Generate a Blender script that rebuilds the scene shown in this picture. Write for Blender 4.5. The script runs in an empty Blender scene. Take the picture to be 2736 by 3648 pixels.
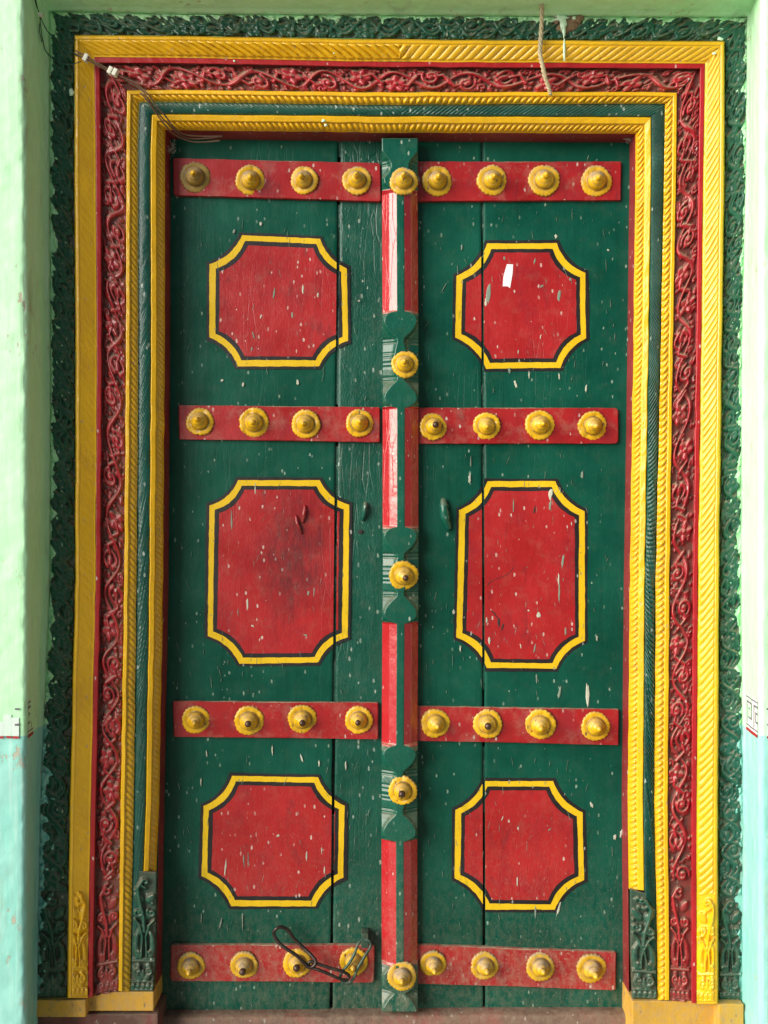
import bpy, bmesh, math, random
import numpy as np
from mathutils import Vector

# ------------------------------------------------------------------ camera, world, sun
S = 0.00065            # metres per photo unit on the plane of the door planks
D = 2.3                # camera distance to that plane
ZC = 1.2               # camera height
scene = bpy.context.scene
COL = scene.collection
cam_d = bpy.data.cameras.new('camera'); cam = bpy.data.objects.new('camera', cam_d); COL.objects.link(cam)
cam.location = (0, -D, ZC); cam.rotation_euler = (math.radians(90), 0, 0)
cam_d.sensor_fit = 'VERTICAL'; cam_d.sensor_height = 36; cam_d.sensor_width = 27
cam_d.lens = 36 * D / (3648 * S); cam_d.clip_end = 200; cam_d.clip_start = 0.01
scene.camera = cam
SUN_EL, SUN_AZ = 14, 59          # degrees above the horizon, degrees to the left of the door's axis
wd = bpy.data.worlds.new('World'); scene.world = wd; wd.use_nodes = True
nt = wd.node_tree; nt.nodes.clear()
sky = nt.nodes.new('ShaderNodeTexSky'); sky.sky_type = 'NISHITA'; sky.sun_disc = False
sky.sun_elevation = math.radians(SUN_EL); sky.sun_rotation = math.radians(180 + SUN_AZ)
sky.dust_density = 3.0; sky.ozone_density = 1.0
bg = nt.nodes.new('ShaderNodeBackground'); bg.inputs['Strength'].default_value = 0.05
wo = nt.nodes.new('ShaderNodeOutputWorld')
nt.links.new(sky.outputs[0], bg.inputs[0]); nt.links.new(bg.outputs[0], wo.inputs[0])
sl = bpy.data.lights.new('sun', 'SUN'); sl.energy = 4.7; sl.angle = math.radians(62); sl.color = (1, 0.98, 0.95)
so = bpy.data.objects.new('sun', sl); COL.objects.link(so)
e, a = math.radians(SUN_EL), math.radians(SUN_AZ)
sdir = Vector((-math.sin(a) * math.cos(e), -math.cos(a) * math.cos(e), math.sin(e)))
so.rotation_euler = sdir.to_track_quat('Z', 'Y').to_euler(); so.location = (-3, -3, 4)
vs = scene.view_settings; vs.view_transform = 'Standard'; vs.look = 'None'; vs.gamma = 1; vs.exposure = 0.62
vs.use_curve_mapping = False

rnd = random.Random(7); rng = np.random.default_rng(11)

# ------------------------------------------------------------------ helpers
def P(u, v, h):
    """photo position (u, v) at h metres in front of the planks -> world"""
    u = np.asarray(u, float); v = np.asarray(v, float); h = np.asarray(h, float)
    k = (D - h) / D
    return np.stack(np.broadcast_arrays((u - 1368) * S * k, -h, ZC + (1824 - v) * S * k), -1)

def smooth_noise(x, seed=0):
    x = np.asarray(x, float); i = np.floor(x).astype(int); f = x - i; f = f * f * (3 - 2 * f)
    t = np.random.default_rng(seed).random(4096)
    return t[i % 4096] * (1 - f) + t[(i + 1) % 4096] * f
def noise2(x, y, seed=0):
    x, y = np.broadcast_arrays(np.asarray(x, float), np.asarray(y, float))
    ix = np.floor(x).astype(int); iy = np.floor(y).astype(int); fx = x - ix; fy = y - iy
    fx = fx * fx * (3 - 2 * fx); fy = fy * fy * (3 - 2 * fy)
    t = np.random.default_rng(seed).random((512, 512))
    g = lambda a, b: t[a % 512, b % 512]
    return (g(ix, iy) * (1 - fx) + g(ix + 1, iy) * fx) * (1 - fy) + (g(ix, iy + 1) * (1 - fx) + g(ix + 1, iy + 1) * fx) * fy
def fbm(x, y, seed=0, n=3):
    r = 0; a = 1; t = 0
    for i in range(n):
        r = r + a * noise2(np.asarray(x) * 2 ** i, np.asarray(y) * 2 ** i, seed + i); t += a; a *= .5
    return r / t

WLOC = {}
def link(o, parent, wloc):
    COL.objects.link(o); WLOC[o.name] = Vector(wloc)
    if parent:
        o.parent = parent; o.location = Vector(wloc) - WLOC[parent.name]
    else: o.location = wloc
    return o
def tag(o, label, cat, group=None):
    o['label'] = label; o['category'] = cat
    if group: o['group'] = group
    return o
def thing(name, label, cat, loc, group=None):
    o = bpy.data.objects.new(name, None); o.empty_display_size = .05
    link(o, None, loc); return tag(o, label, cat, group)
def mesh_obj(name, V, F, mats, parent=None, smooth=True, midx=None, attrs=None, origin=None):
    V = np.asarray(V, float).reshape(-1, 3)
    c = V.mean(0) if origin is None else np.asarray(origin, float)
    me = bpy.data.meshes.new(name)
    F = np.asarray(F) if not isinstance(F, list) else F
    if isinstance(F, np.ndarray) and F.ndim == 2:
        n = F.shape[1]
        me.vertices.add(len(V)); me.vertices.foreach_set('co', (V - c).ravel())
        me.loops.add(F.size); me.loops.foreach_set('vertex_index', F.ravel().astype(np.int32))
        me.polygons.add(len(F)); me.polygons.foreach_set('loop_start', np.arange(0, F.size, n, dtype=np.int32))
        me.polygons.foreach_set('loop_total', np.full(len(F), n, dtype=np.int32))
        me.update(calc_edges=True)
    else:
        me.from_pydata([tuple(p) for p in (V - c)], [], [tuple(map(int, f)) for f in F])
    me.validate()
    for m in (mats if isinstance(mats, (list, tuple)) else [mats]): me.materials.append(m)
    if midx is not None: me.polygons.foreach_set('material_index', np.asarray(midx, dtype=np.int32).ravel())
    if smooth: me.polygons.foreach_set('use_smooth', np.ones(len(me.polygons), dtype=bool))
    for k, val in (attrs or {}).items():
        at = me.attributes.new(k, 'FLOAT', 'POINT'); at.data.foreach_set('value', np.asarray(val, dtype=np.float32).ravel())
    me.update()
    o = bpy.data.objects.new(name, me)
    return link(o, parent, c)
def grid_faces(na, nb, flip=False, off=0):
    i = np.arange(na - 1)[:, None] * nb + np.arange(nb - 1)[None, :] + off
    q = np.stack([i, i + 1, i + nb + 1, i + nb], -1).reshape(-1, 4)
    return q[:, ::-1] if flip else q
class MB:
    """collects pieces of one mesh"""
    def __init__(s): s.V = []; s.F = []; s.M = []; s.n = 0
    def add(s, V, F, m=0):
        V = np.asarray(V, float).reshape(-1, 3); s.V.append(V)
        for f in F: s.F.append(tuple(int(i) + s.n for i in f)); s.M.append(m)
        s.n += len(V)
    def box(s, A, m=0):                      # A: 8 corners, first 4 back, last 4 front, same order
        s.add(A, [(0, 1, 2, 3), (7, 6, 5, 4), (0, 4, 5, 1), (1, 5, 6, 2), (2, 6, 7, 3), (3, 7, 4, 0)], m)
    def tube(s, pts, r, m=0, closed=False, n=8, wob=0):
        pts = [Vector(p) for p in pts]; N = len(pts); ring = []; up = Vector((0, 1, 0.03))
        rr = r if hasattr(r, '__len__') else [r] * N
        V = []
        for i, p in enumerate(pts):
            a = pts[(i - 1) % N] if closed or i > 0 else p; b = pts[(i + 1) % N] if closed or i < N - 1 else p
            t = (b - a).normalized(); x = t.cross(up)
            if x.length < 1e-5: x = t.cross(Vector((1, 0, 0)))
            x.normalize(); y = x.cross(t).normalized()
            for k in range(n):
                q = 2 * math.pi * k / n; R = rr[i] * (1 + wob * (rnd.random() - .5))
                V.append(p + x * math.cos(q) * R + y * math.sin(q) * R)
        F = []
        for i in range(N if closed else N - 1):
            j = (i + 1) % N
            for k in range(n): F.append((i * n + k, i * n + (k + 1) % n, j * n + (k + 1) % n, j * n + k))
        if not closed:
            F.append(tuple(range(n))[::-1]); F.append(tuple((N - 1) * n + k for k in range(n)))
        s.add([tuple(v) for v in V], F, m)
    def build(s, name, mats, parent=None, smooth=False, bevel=0, origin=None):
        V = np.concatenate(s.V); o = mesh_obj(name, V, s.F, mats, parent, smooth, s.M, origin=origin)
        bm = bmesh.new(); bm.from_mesh(o.data); bmesh.ops.recalc_face_normals(bm, faces=bm.faces)
        if bevel: bmesh.ops.bevel(bm, geom=[e_ for e_ in bm.edges if e_.calc_face_angle(0) > .5], offset=bevel, segments=2, affect='EDGES', profile=.6)
        bm.to_mesh(o.data); bm.free(); return o
def catmull(pts, n=6, closed=False):
    P_ = [Vector(p) for p in pts]; N = len(P_); out = []
    for i in range(N if closed else N - 1):
        g = (lambda k: P_[k % N]) if closed else (lambda k: P_[min(max(k, 0), N - 1)])
        p0, p1, p2, p3 = g(i - 1), g(i), g(i + 1), g(i + 2)
        for j in range(n):
            t = j / n
            out.append(.5 * ((2 * p1) + (p2 - p0) * t + (2 * p0 - 5 * p1 + 4 * p2 - p3) * t * t + (3 * p1 - p0 - 3 * p2 + p3) * t ** 3))
    if not closed: out.append(P_[-1])
    return out

# ------------------------------------------------------------------ materials
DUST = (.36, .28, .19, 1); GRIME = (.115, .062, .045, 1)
def paint(name, col, rough=.32, var=.25, grain=.5, fine=.35, chips=0.0, chipcol=(.5, .5, .42), dust=0.0, dusty_up=0.0,
          scuff=0.0, scuffcol=(.2, .12, .08), bump=.35, big=.3, metal=0, worn_tint=None, crack=0.0, spec=.5, zlo=.15, splash=0.0, scs=30, stain=None):
    m = bpy.data.materials.new(name); m.use_nodes = True; t = m.node_tree; N = t.nodes; L = t.links
    b = N['Principled BSDF']; b.inputs['Metallic'].default_value = metal
    geo = N.new('ShaderNodeNewGeometry')
    def mp(sc):
        x = N.new('ShaderNodeMapping'); x.inputs['Scale'].default_value = sc; L.new(geo.outputs['Position'], x.inputs['Vector']); return x.outputs[0]
    def noi(vec, sc, det=4, rg=.55):
        x = N.new('ShaderNodeTexNoise'); x.inputs['Scale'].default_value = sc; x.inputs['Detail'].default_value = det
        x.inputs['Roughness'].default_value = rg; L.new(vec, x.inputs['Vector']); return x.outputs['Fac']
    def rng_(f, a_, b_, c=0, d=1):
        x = N.new('ShaderNodeMapRange'); x.inputs[1].default_value = a_; x.inputs[2].default_value = b_
        x.inputs[3].default_value = c; x.inputs[4].default_value = d; L.new(f, x.inputs[0]); return x.outputs[0]
    def mth(op, a_, b_):
        x = N.new('ShaderNodeMath'); x.operation = op
        for i, q in enumerate((a_, b_)):
            if isinstance(q, (int, float)): x.inputs[i].default_value = q
            else: L.new(q, x.inputs[i])
        return x.outputs[0]
    def mix(f, c1, c2):
        x = N.new('ShaderNodeMix'); x.data_type = 'RGBA'
        if isinstance(f, (int, float)): x.inputs[0].default_value = f
        else: L.new(f, x.inputs[0])
        for i, q in ((6, c1), (7, c2)):
            if isinstance(q, tuple): x.inputs[i].default_value = (*q[:3], 1)
            else: L.new(q, x.inputs[i])
        return x.outputs[2]
    big_n = noi(mp((1, 1, 1)), 7, 5, .6)
    streak = noi(mp((1, 1, .08)), 55, 5, .6)
    fine_n = noi(mp((1, 1, .5)), 260, 3, .6)
    lo = tuple(c * (1 - var) for c in col); hi = tuple(min(1, c * (1 + var * .8) + .004) for c in col)
    c = mix(rng_(big_n, .3, .7), lo, hi)
    if worn_tint: c = mix(mth('MULTIPLY', rng_(noi(mp((1, 1, .6)), 13, 6, .7), .5, .72), .75), c, worn_tint)
    c = mix(mth('MULTIPLY', rng_(streak, .56, .8), grain * .7), c, tuple(x * .45 for x in col))
    ch = None
    if chips:
        vo = N.new('ShaderNodeTexVoronoi'); vo.inputs['Scale'].default_value = 60; L.new(mp((1, 1, .5)), vo.inputs['Vector'])
        n2 = noi(mp((1, 1, 1)), 150, 3, .7); n3 = noi(mp((1, 1, 1)), 9, 4, .7)
        q = mth('SUBTRACT', vo.outputs['Distance'], mth('MULTIPLY', n2, .22))
        ch = mth('MULTIPLY', rng_(q, .06 * chips, .02 * chips), rng_(n3, .42, .56))
        c = mix(ch, c, chipcol)
    if scuff:
        sc = mth('MULTIPLY', rng_(noi(mp((1, 1, .35)), scs, 8, .75), .56, .68), scuff); c = mix(sc, c, scuffcol)
    if stain:                             # an old oily hand stain on the panel
        vd = N.new('ShaderNodeVectorMath'); vd.operation = 'DISTANCE'; L.new(mp((1, 0, .6)), vd.inputs[0]); vd.inputs[1].default_value = (stain[0], 0, stain[1] * .6)
        q = mth('ADD', vd.outputs['Value'], mth('MULTIPLY', noi(mp((1, 1, .4)), 22, 7, .75), .14)); c = mix(mth('MULTIPLY', rng_(q, stain[2] + .05, stain[2] - .01), mth('MULTIPLY', rng_(noi(mp((1, 1, .3)), 60, 6, .7), .35, .6, .35, 1), .75)), c, (.075, .012, .016))
    # dust that has settled in the carved hollows
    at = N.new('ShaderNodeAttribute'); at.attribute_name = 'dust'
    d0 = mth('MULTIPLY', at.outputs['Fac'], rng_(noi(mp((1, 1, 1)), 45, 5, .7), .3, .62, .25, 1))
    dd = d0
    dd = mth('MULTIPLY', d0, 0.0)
    if dust: dd = mth('MAXIMUM', dd, mth('MULTIPLY', rng_(noi(mp((1, 1, 1)), 26, 7, .72), .5, .78), dust))
    if dusty_up:
        sp = N.new('ShaderNodeSeparateXYZ'); L.new(geo.outputs['Normal'], sp.inputs[0])
        up = mth('MULTIPLY', rng_(sp.outputs['Z'], zlo, .5), rng_(noi(mp((1, 1, 1)), 60, 6, .7), .28, .6))
        dd = mth('MAXIMUM', dd, mth('MULTIPLY', up, dusty_up))
    if splash:
        sz = N.new('ShaderNodeSeparateXYZ'); L.new(geo.outputs['Position'], sz.inputs[0])
        lo_ = rng_(sz.outputs['Z'], .62, .10); lo2 = mth('MULTIPLY', lo_, lo_)
        sn = mth('MULTIPLY', rng_(noi(mp((1, 1, .6)), 75, 7, .78), .42, .68), lo2)
        sp1 = mth('MULTIPLY', rng_(noi(mp((1, 1, .8)), 210, 2, .5), .60, .70), lo_)
        dd = mth('MAXIMUM', dd, mth('MULTIPLY', mth('MAXIMUM', sn, sp1), splash))
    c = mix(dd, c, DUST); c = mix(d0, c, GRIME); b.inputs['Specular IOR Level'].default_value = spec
    L.new(c, b.inputs['Base Color'])
    r = mth('ADD', rng_(big_n, .3, .7, rough * .8, rough * 1.25), mth('MULTIPLY', dd, .5)); L.new(r, b.inputs['Roughness'])
    hgt = mth('ADD', mth('MULTIPLY', streak, grain), mth('MULTIPLY', fine_n, fine))
    hgt = mth('ADD', hgt, mth('MULTIPLY', noi(mp((1, 1, .5)), 40, 4, .6), big * 1.5))
    if crack:
        v2 = N.new('ShaderNodeTexVoronoi'); v2.feature = 'DISTANCE_TO_EDGE'; v2.inputs['Scale'].default_value = 55; L.new(mp((1, 1, .14)), v2.inputs['Vector'])
        hgt = mth('SUBTRACT', hgt, mth('MULTIPLY', rng_(v2.outputs['Distance'], .05, 0), mth('MULTIPLY', rng_(noi(mp((1, 1, .3)), 6, 3), .5, .7), crack)))
    if ch is not None: hgt = mth('SUBTRACT', hgt, mth('MULTIPLY', ch, .5))
    bp = N.new('ShaderNodeBump'); bp.inputs['Strength'].default_value = bump; bp.inputs['Distance'].default_value = .0022
    L.new(hgt, bp.inputs['Height']); L.new(bp.outputs[0], b.inputs['Normal'])
    return m
G = (.0005, .074, .046); GB = (.007, .088, .056); R_ = (.37, .009, .011); Y = (.80, .455, .004)
M = {}
M['green'] = paint('green_door_enamel', G, .34, .30, .8, .3, .5, (.20, .30, .23), dust=.05, spec=.22, splash=.26, dusty_up=.4, bump=.4, big=.45, crack=.5)
M['greenrough'] = paint('green_plank_enamel_rough', G, .33, .25, .8, .5, 1.2, (.26, .34, .28), dust=.10, spec=.4, splash=.3, dusty_up=.4, bump=.75, big=.8, crack=1.4)
M['rail_green'] = paint('green_rail_enamel', (.002, .09, .056), .24, .18, .2, .3, .6, (.3, .38, .3), dust=.08, dusty_up=.35, splash=.5, bump=.35)
M['carve_green'] = paint('green_carving_enamel', GB, .30, .3, .1, .5, .5, (.40, .45, .38), dust=.22, dusty_up=.55, bump=.5, splash=.4)
M['rope_green'] = paint('blue_green_rope_enamel', (.005, .078, .055), .28, .25, .1, .5, .9, (.42, .50, .44), dust=.08, dusty_up=.3, bump=.4)
M['red'] = paint('red_strap_enamel', R_, .34, .2, .35, .4, .7, (.55, .42, .36), dust=.38, dusty_up=1.0, scuff=.6, scuffcol=(.15, .012, .018), worn_tint=(.26, .02, .03), splash=.6, bump=.4)
M['redfield'] = paint('red_field_enamel', (.39, .009, .011), .34, .16, .4, .4, .6, (.58, .42, .36), dust=.14, scuff=.75, scuffcol=(.15, .012, .018), scs=17, worn_tint=(.25, .010, .018), splash=.35, bump=.5, big=.5, crack=.45, stain=(-.205, 1.10, .125))
M['rail_red'] = paint('red_rail_enamel', (.44, .010, .018), .23, .12, .4, .35, .3, (.6, .45, .4), dust=.03, dusty_up=.7, bump=.42, crack=1.0, big=.6, spec=.9, splash=.4)
M['carve_red'] = paint('red_carving_enamel', (.36, .010, .020), .26, .22, .05, .5, .5, (.55, .42, .38), dust=.22, dusty_up=.85, scuff=.4, scuffcol=(.12, .02, .02), splash=.4, bump=.4)
M['edge_red'] = paint('red_fillet_enamel', (.38, .010, .014), .3, .15, .1, .4, .3, (.6, .45, .4), dust=.06, bump=.3)
M['yellow'] = paint('yellow_moulding_enamel', Y, .24, .10, .12, .5, .35, (.55, .36, .12), dust=.05, dusty_up=.12, scuff=.35, scuffcol=(.42, .22, .02), bump=.4, worn_tint=(.70, .37, .01), spec=.65)
M['yellow_line'] = paint('yellow_line_paint', (.78, .50, .006), .34, .12, .5, .3, .4, (.35, .3, .08), scuff=.6, scuffcol=(.32, .26, .01), bump=.35)
M['stud'] = paint('yellow_stud_enamel', (.76, .44, .006), .27, .12, .0, .5, .8, (.16, .09, .03), dust=.25, dusty_up=.5, zlo=.05, scuff=.8, scuffcol=(.22, .12, .012), bump=.4)
M['stud_dusty'] = paint('yellow_stud_enamel_dusty', (.72, .42, .008), .36, .12, .0, .5, .8, (.2, .13, .06), dust=.45, dusty_up=1.0, zlo=-.05, scuff=.4, scuffcol=(.32, .19, .02), bump=.4)
M['stud_brown'] = paint('grimy_brown_stud', (.30, .19, .03), .4, .2, 0, .5, .5, (.2, .13, .06), dust=.4, dusty_up=.6, zlo=-.05, scuff=.6, scuffcol=(.14, .09, .02), bump=.4)
M['tip_rust'] = paint('bare_brown_iron', (.085, .045, .028), .38, .3, 0, .4, 0, metal=.35, bump=.3)
M['black'] = paint('black_line_paint', (.012, .009, .010), .4, .3, .3, .3, .5, (.3, .3, .27), bump=.3)
M['maroon'] = paint('maroon_lining_enamel', (.24, .022, .024), .35, .2, .4, .3, .4, (.45, .4, .35), dust=.15, dusty_up=.3, bump=.35)
M['threshold'] = paint('worn_threshold_wood', (.13, .065, .045), .6, .35, .9, .6, .8, (.35, .30, .26), dust=.45, dusty_up=.45, worn_tint=(.28, .03, .035), bump=.7)
M['plinth'] = paint('yellow_plinth_paint', (.66, .36, .03), .5, .2, .5, .7, 1.2, (.22, .15, .09), dust=.45, dusty_up=.6, splash=.5, scuff=.5, scuffcol=(.30, .16, .03), bump=.4)
M['mint'] = None
M['spat'] = paint('dried_lime_spatter', (.46, .48, .38), .7, .3, 0, .6, 0, bump=.4)
M['spat2'] = paint('grey_drip_residue', (.20, .26, .20), .7, .3, 0, .6, 0, bump=.4)
M['iron'] = paint('worn_chain_iron', (.055, .042, .036), .32, .4, 0, .5, 0, dust=.25, metal=.75, bump=.4)
M['irong'] = paint('green_painted_iron', (.03, .075, .05), .4, .3, 0, .5, .9, (.09, .07, .05), dust=.35, bump=.4, metal=.1)
M['wire'] = paint('brown_cable_sheath', (.10, .055, .03), .5, .3, 0, .3, 0, dust=.5, bump=.3)
M['wireg'] = paint('green_wire_sheath', (.006, .05, .03), .4, .3, 0, .3, 0, bump=.3)
M['clip'] = paint('white_plastic_clip', (.72, .72, .62), .4, .1, 0, .3, 0, dust=.2, bump=.2)
M['rope'] = paint('frayed_coir_rope', (.42, .36, .22), .9, .4, 0, 1, 0, bump=.8)
M['white'] = paint('plain_white', (.85, .86, .88), .5, .04, 0, .2, 0, bump=.2)
M['keyblk'] = paint('faded_black_border_paint', (.16, .15, .18), .6, .4, .3, .4, 0, scuff=1.0, scuffcol=(.6, .62, .6), bump=.3)
M['keyfade'] = paint('rubbed_grey_border_paint', (.50, .56, .54), .6, .2, .5, .4, 0, scuff=1, scuffcol=(.60, .80, .68), bump=.3)
M['keypale'] = paint('rubbed_pale_border_paint', (.66, .80, .73), .6, .1, .5, .4, 0, scuff=1, scuffcol=(.52, .82, .6), bump=.3)
M['keywht'] = paint('white_border_paint', (.70, .74, .74), .6, .1, .2, .4, 0, bump=.3)
M['keyred'] = paint('red_border_paint', (.40, .02, .03), .5, .2, .2, .4, 1, (.7, .7, .7), bump=.3)
M['brick'] = paint('bare_broken_plaster', (.24, .16, .10), .9, .4, 0, 1, 0, bump=1)
M['ground'] = paint('courtyard_stone', (.36, .33, .29), .8, .2, .1, .5, 0, dust=.3, bump=.5)
M['web'] = paint('dusty_cobweb', (.45, .42, .36), .9, .2, 0, 1, 0, bump=.6)

def wall_mat():
    """two-tone limewash: mint above, turquoise dado below, with flaked patches"""
    m = bpy.data.materials.new('limewashed_wall'); m.use_nodes = True; N = m.node_tree.nodes; L = m.node_tree.links
    b = N['Principled BSDF']; geo = N.new('ShaderNodeNewGeometry')
    def noi(sc, det=5, rg=.6, scl=(1, 1, 1)):
        mp = N.new('ShaderNodeMapping'); mp.inputs['Scale'].default_value = scl; L.new(geo.outputs['Position'], mp.inputs['Vector'])
        x = N.new('ShaderNodeTexNoise'); x.inputs['Scale'].default_value = sc; x.inputs['Detail'].default_value = det; x.inputs['Roughness'].default_value = rg
        L.new(mp.outputs[0], x.inputs['Vector']); return x.outputs['Fac']
    def mr(f, a_, b_, c=0, d=1):
        x = N.new('ShaderNodeMapRange'); x.inputs[1].default_value = a_; x.inputs[2].default_value = b_; x.inputs[3].default_value = c; x.inputs[4].default_value = d; L.new(f, x.inputs[0]); return x.outputs[0]
    def mt(op, a_, b_):
        x = N.new('ShaderNodeMath'); x.operation = op
        for i, q in enumerate((a_, b_)):
            if isinstance(q, (int, float)): x.inputs[i].default_value = q
            else: L.new(q, x.inputs[i])
        return x.outputs[0]
    def mix(f, c1, c2):
        x = N.new('ShaderNodeMix'); x.data_type = 'RGBA'; L.new(f, x.inputs[0]) if not isinstance(f, float) else None
        for i, q in ((6, c1), (7, c2)):
            if isinstance(q, tuple): x.inputs[i].default_value = (*q, 1)
            else: L.new(q, x.inputs[i])
        return x.outputs[2]
    sp = N.new('ShaderNodeSeparateXYZ'); L.new(geo.outputs['Position'], sp.inputs[0])
    n1 = noi(5); n2 = noi(22, 6, .7, (1, 1, .5)); brush = noi(90, 4, .6, (1, 1, .06))
    mint = mix(mr(n1, .3, .7), (.47, .87, .50), (.55, .91, .58)); teal = mix(mr(n1, .3, .7), (.23, .62, .53), (.34, .70, .62))
    z = mt('ADD', sp.outputs['Z'], mr(n2, 0, 1, -.006, .006))
    c = mix(mr(z, .729, .732), teal, mint)
    c = mix(mt('MULTIPLY', mr(brush, .5, .8), .35), c, (.75, .86, .80))
    fl = mt('MULTIPLY', mr(noi(38, 8, .75, (1, 1, .45)), .60, .63), mr(noi(4, 2), .44, .58))
    c = mix(fl, c, (.50, .44, .33))
    hl = mt('MULTIPLY', mr(noi(14, 7, .7, (1, 1, .3)), .57, .70), .6); c = mix(hl, c, (.30, .46, .30))
    L.new(c, b.inputs['Base Color']); b.inputs['Roughness'].default_value = .55
    hh = mt('ADD', mt('MULTIPLY', brush, .35), mt('MULTIPLY', n2, .8)); hh = mt('SUBTRACT', hh, mt('MULTIPLY', fl, .8))
    bp = N.new('ShaderNodeBump'); bp.inputs['Strength'].default_value = .5; bp.inputs['Distance'].default_value = .003
    L.new(hh, bp.inputs['Height']); L.new(bp.outputs[0], b.inputs['Normal']); return m
M['wall'] = wall_mat()

# ------------------------------------------------------------------ ground
def slab(name, x0, x1, y0, y1, z0, z1, m, parent=None, bevel=0):
    mb = MB(); mb.box([(x0, y1, z0), (x1, y1, z0), (x1, y1, z1), (x0, y1, z1), (x0, y0, z0), (x1, y0, z0), (x1, y0, z1), (x0, y0, z1)])
    return mb.build(name, m, parent, bevel=bevel)
gr = slab('ground', -60, 60, -60, 60, -.4, -.12, M['ground']); gr['kind'] = 'structure'
WALLH, BACKY = .22, .30

# ------------------------------------------------------------------ rings of the carved door frame, in photo positions
# each ring: left side (bottom -> top corner), top (left -> right, excluding corners), right side (top corner -> bottom)
def ring(left, tl, top, tr, right): return dict(l=left[::-1] + [tl], t=[tl] + top + [tr], r=[tr] + right)
lv = [530, 1260, 2060, 2860, 3422]; rv = [600, 1260, 2060, 2860, 3400]
def mk(lu, tl, tv, tr, ru, lb, rb):
    l = [(u, v) for u, v in zip(lu, lv)] + [(lu[-1] - 1, lb)]
    t = [(u, v) for u, v in zip((600, 1350, 2300), tv)]
    r = [(u, v) for u, v in zip(ru, rv)] + [(ru[-1], rb)]
    return ring(l, tl, t, tr, r)
RG = [
 mk((177, 180, 178, 141, 130), (176, 40), (50, 55, 61), (2664, 62), (2660, 2643, 2642, 2648, 2645), 3562, 3575),      # 0 wall / green carving
 mk((264, 268, 267, 248, 240), (265, 124), (127, 139, 145), (2582, 146), (2582, 2572, 2562, 2559, 2560), 3555, 3575),  # 1 green / yellow
 mk((340, 344, 340, 323, 313), (335, 203), (205, 219, 225), (2512, 226), (2506, 2498, 2487, 2482, 2482), 3555, 3575),  # 2 yellow / red
 mk((450, 448, 442, 429, 423), (452, 322), (320, 328, 327), (2412, 330), (2410, 2397, 2386, 2380, 2385), 3530, 3563),  # 3 red / yellow
 mk((491, 492, 486, 476, 465), (496, 364), (363, 373, 369), (2369, 370), (2366, 2353, 2336, 2331, 2342), 3535, 3563),  # 4 yellow / green rope
 mk((536, 538, 532, 520, 512), (541, 408), (407, 414, 417), (2320, 418), (2321, 2311, 2298, 2292, 2296), 3103, 3172),  # 5 green rope / yellow
 mk((588, 587, 581, 567, 558), (589, 463), (463, 472, 476), (2264, 478), (2264, 2256, 2244, 2236, 2240), 3103, 3166),  # 6 yellow / lining
]
STEP = 2.6
def ring_at(rgd, side, f):
    pts = np.array(rgd[side], float)
    key = pts[:, 1] if side in 'lr' else pts[:, 0]
    q = key[0] + (key[-1] - key[0]) * f
    if side in 'lr':
        o = np.argsort(key); return np.stack([np.interp(q, key[o], pts[o, 0]), q], -1)
    return np.stack([q, np.interp(q, key, pts[:, 1])], -1)

def stamp(H, a, b, r, amp, ry=None):
    """round bump at grid position (a, b) with radius r (grid cells)"""
    na, nb = H.shape; R = int(math.ceil(r)) + 1
    i0, i1 = max(0, int(a) - R), min(na, int(a) + R + 2); j0, j1 = max(0, int(b) - R), min(nb, int(b) + R + 2)
    if i0 >= i1 or j0 >= j1: return
    ii = np.arange(i0, i1)[:, None] - a; jj = np.arange(j0, j1)[None, :] - b
    d = (ii * ii + jj * jj) / (r * r)
    v = amp * np.sqrt(np.clip(1 - d, 0, 1)); H[i0:i1, j0:j1] = np.maximum(H[i0:i1, j0:j1], v)
def stroke(H, pts, r0, r1, amp0, amp1=None):
    amp1 = amp0 if amp1 is None else amp1
    pts = np.asarray(pts, float); seg = np.hypot(*np.diff(pts, axis=0).T); L_ = np.concatenate([[0], np.cumsum(seg)])
    if L_[-1] < .5: return
    n = max(3, int(L_[-1] / .8)); s_ = np.linspace(0, L_[-1], n)
    A = np.interp(s_, L_, pts[:, 0]); B = np.interp(s_, L_, pts[:, 1])
    for k in range(n):
        f = k / (n - 1); stamp(H, A[k], B[k], r0 + (r1 - r0) * f, amp0 + (amp1 - amp0) * f)
def spiral(c, r, a0, turns, sgn, n=26):
    t = np.linspace(0, 1, n); an = a0 + sgn * t * turns * 2 * math.pi; rr = r * (1 - t) ** .8 + .6
    return np.stack([c[0] + rr * np.cos(an), c[1] + rr * np.sin(an)], -1)
def petal(H, c, an, L_, w, amp):
    d = np.array([math.cos(an), math.sin(an)]); n = 7
    for k in range(n):
        f = k / (n - 1); stamp(H, c[0] + d[0] * L_ * f, c[1] + d[1] * L_ * f, w * (.45 + 1.0 * math.sin(math.pi * min(1, f * .8 + .15))), amp * (.7 + .3 * f))
def blur(H, k=1):
    for _ in range(k):
        Q = np.pad(H, 1, mode='edge'); H = (Q[1:-1, 1:-1] * 2 + Q[:-2, 1:-1] + Q[2:, 1:-1] + Q[1:-1, :-2] + Q[1:-1, 2:]) / 6
    return H
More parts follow.
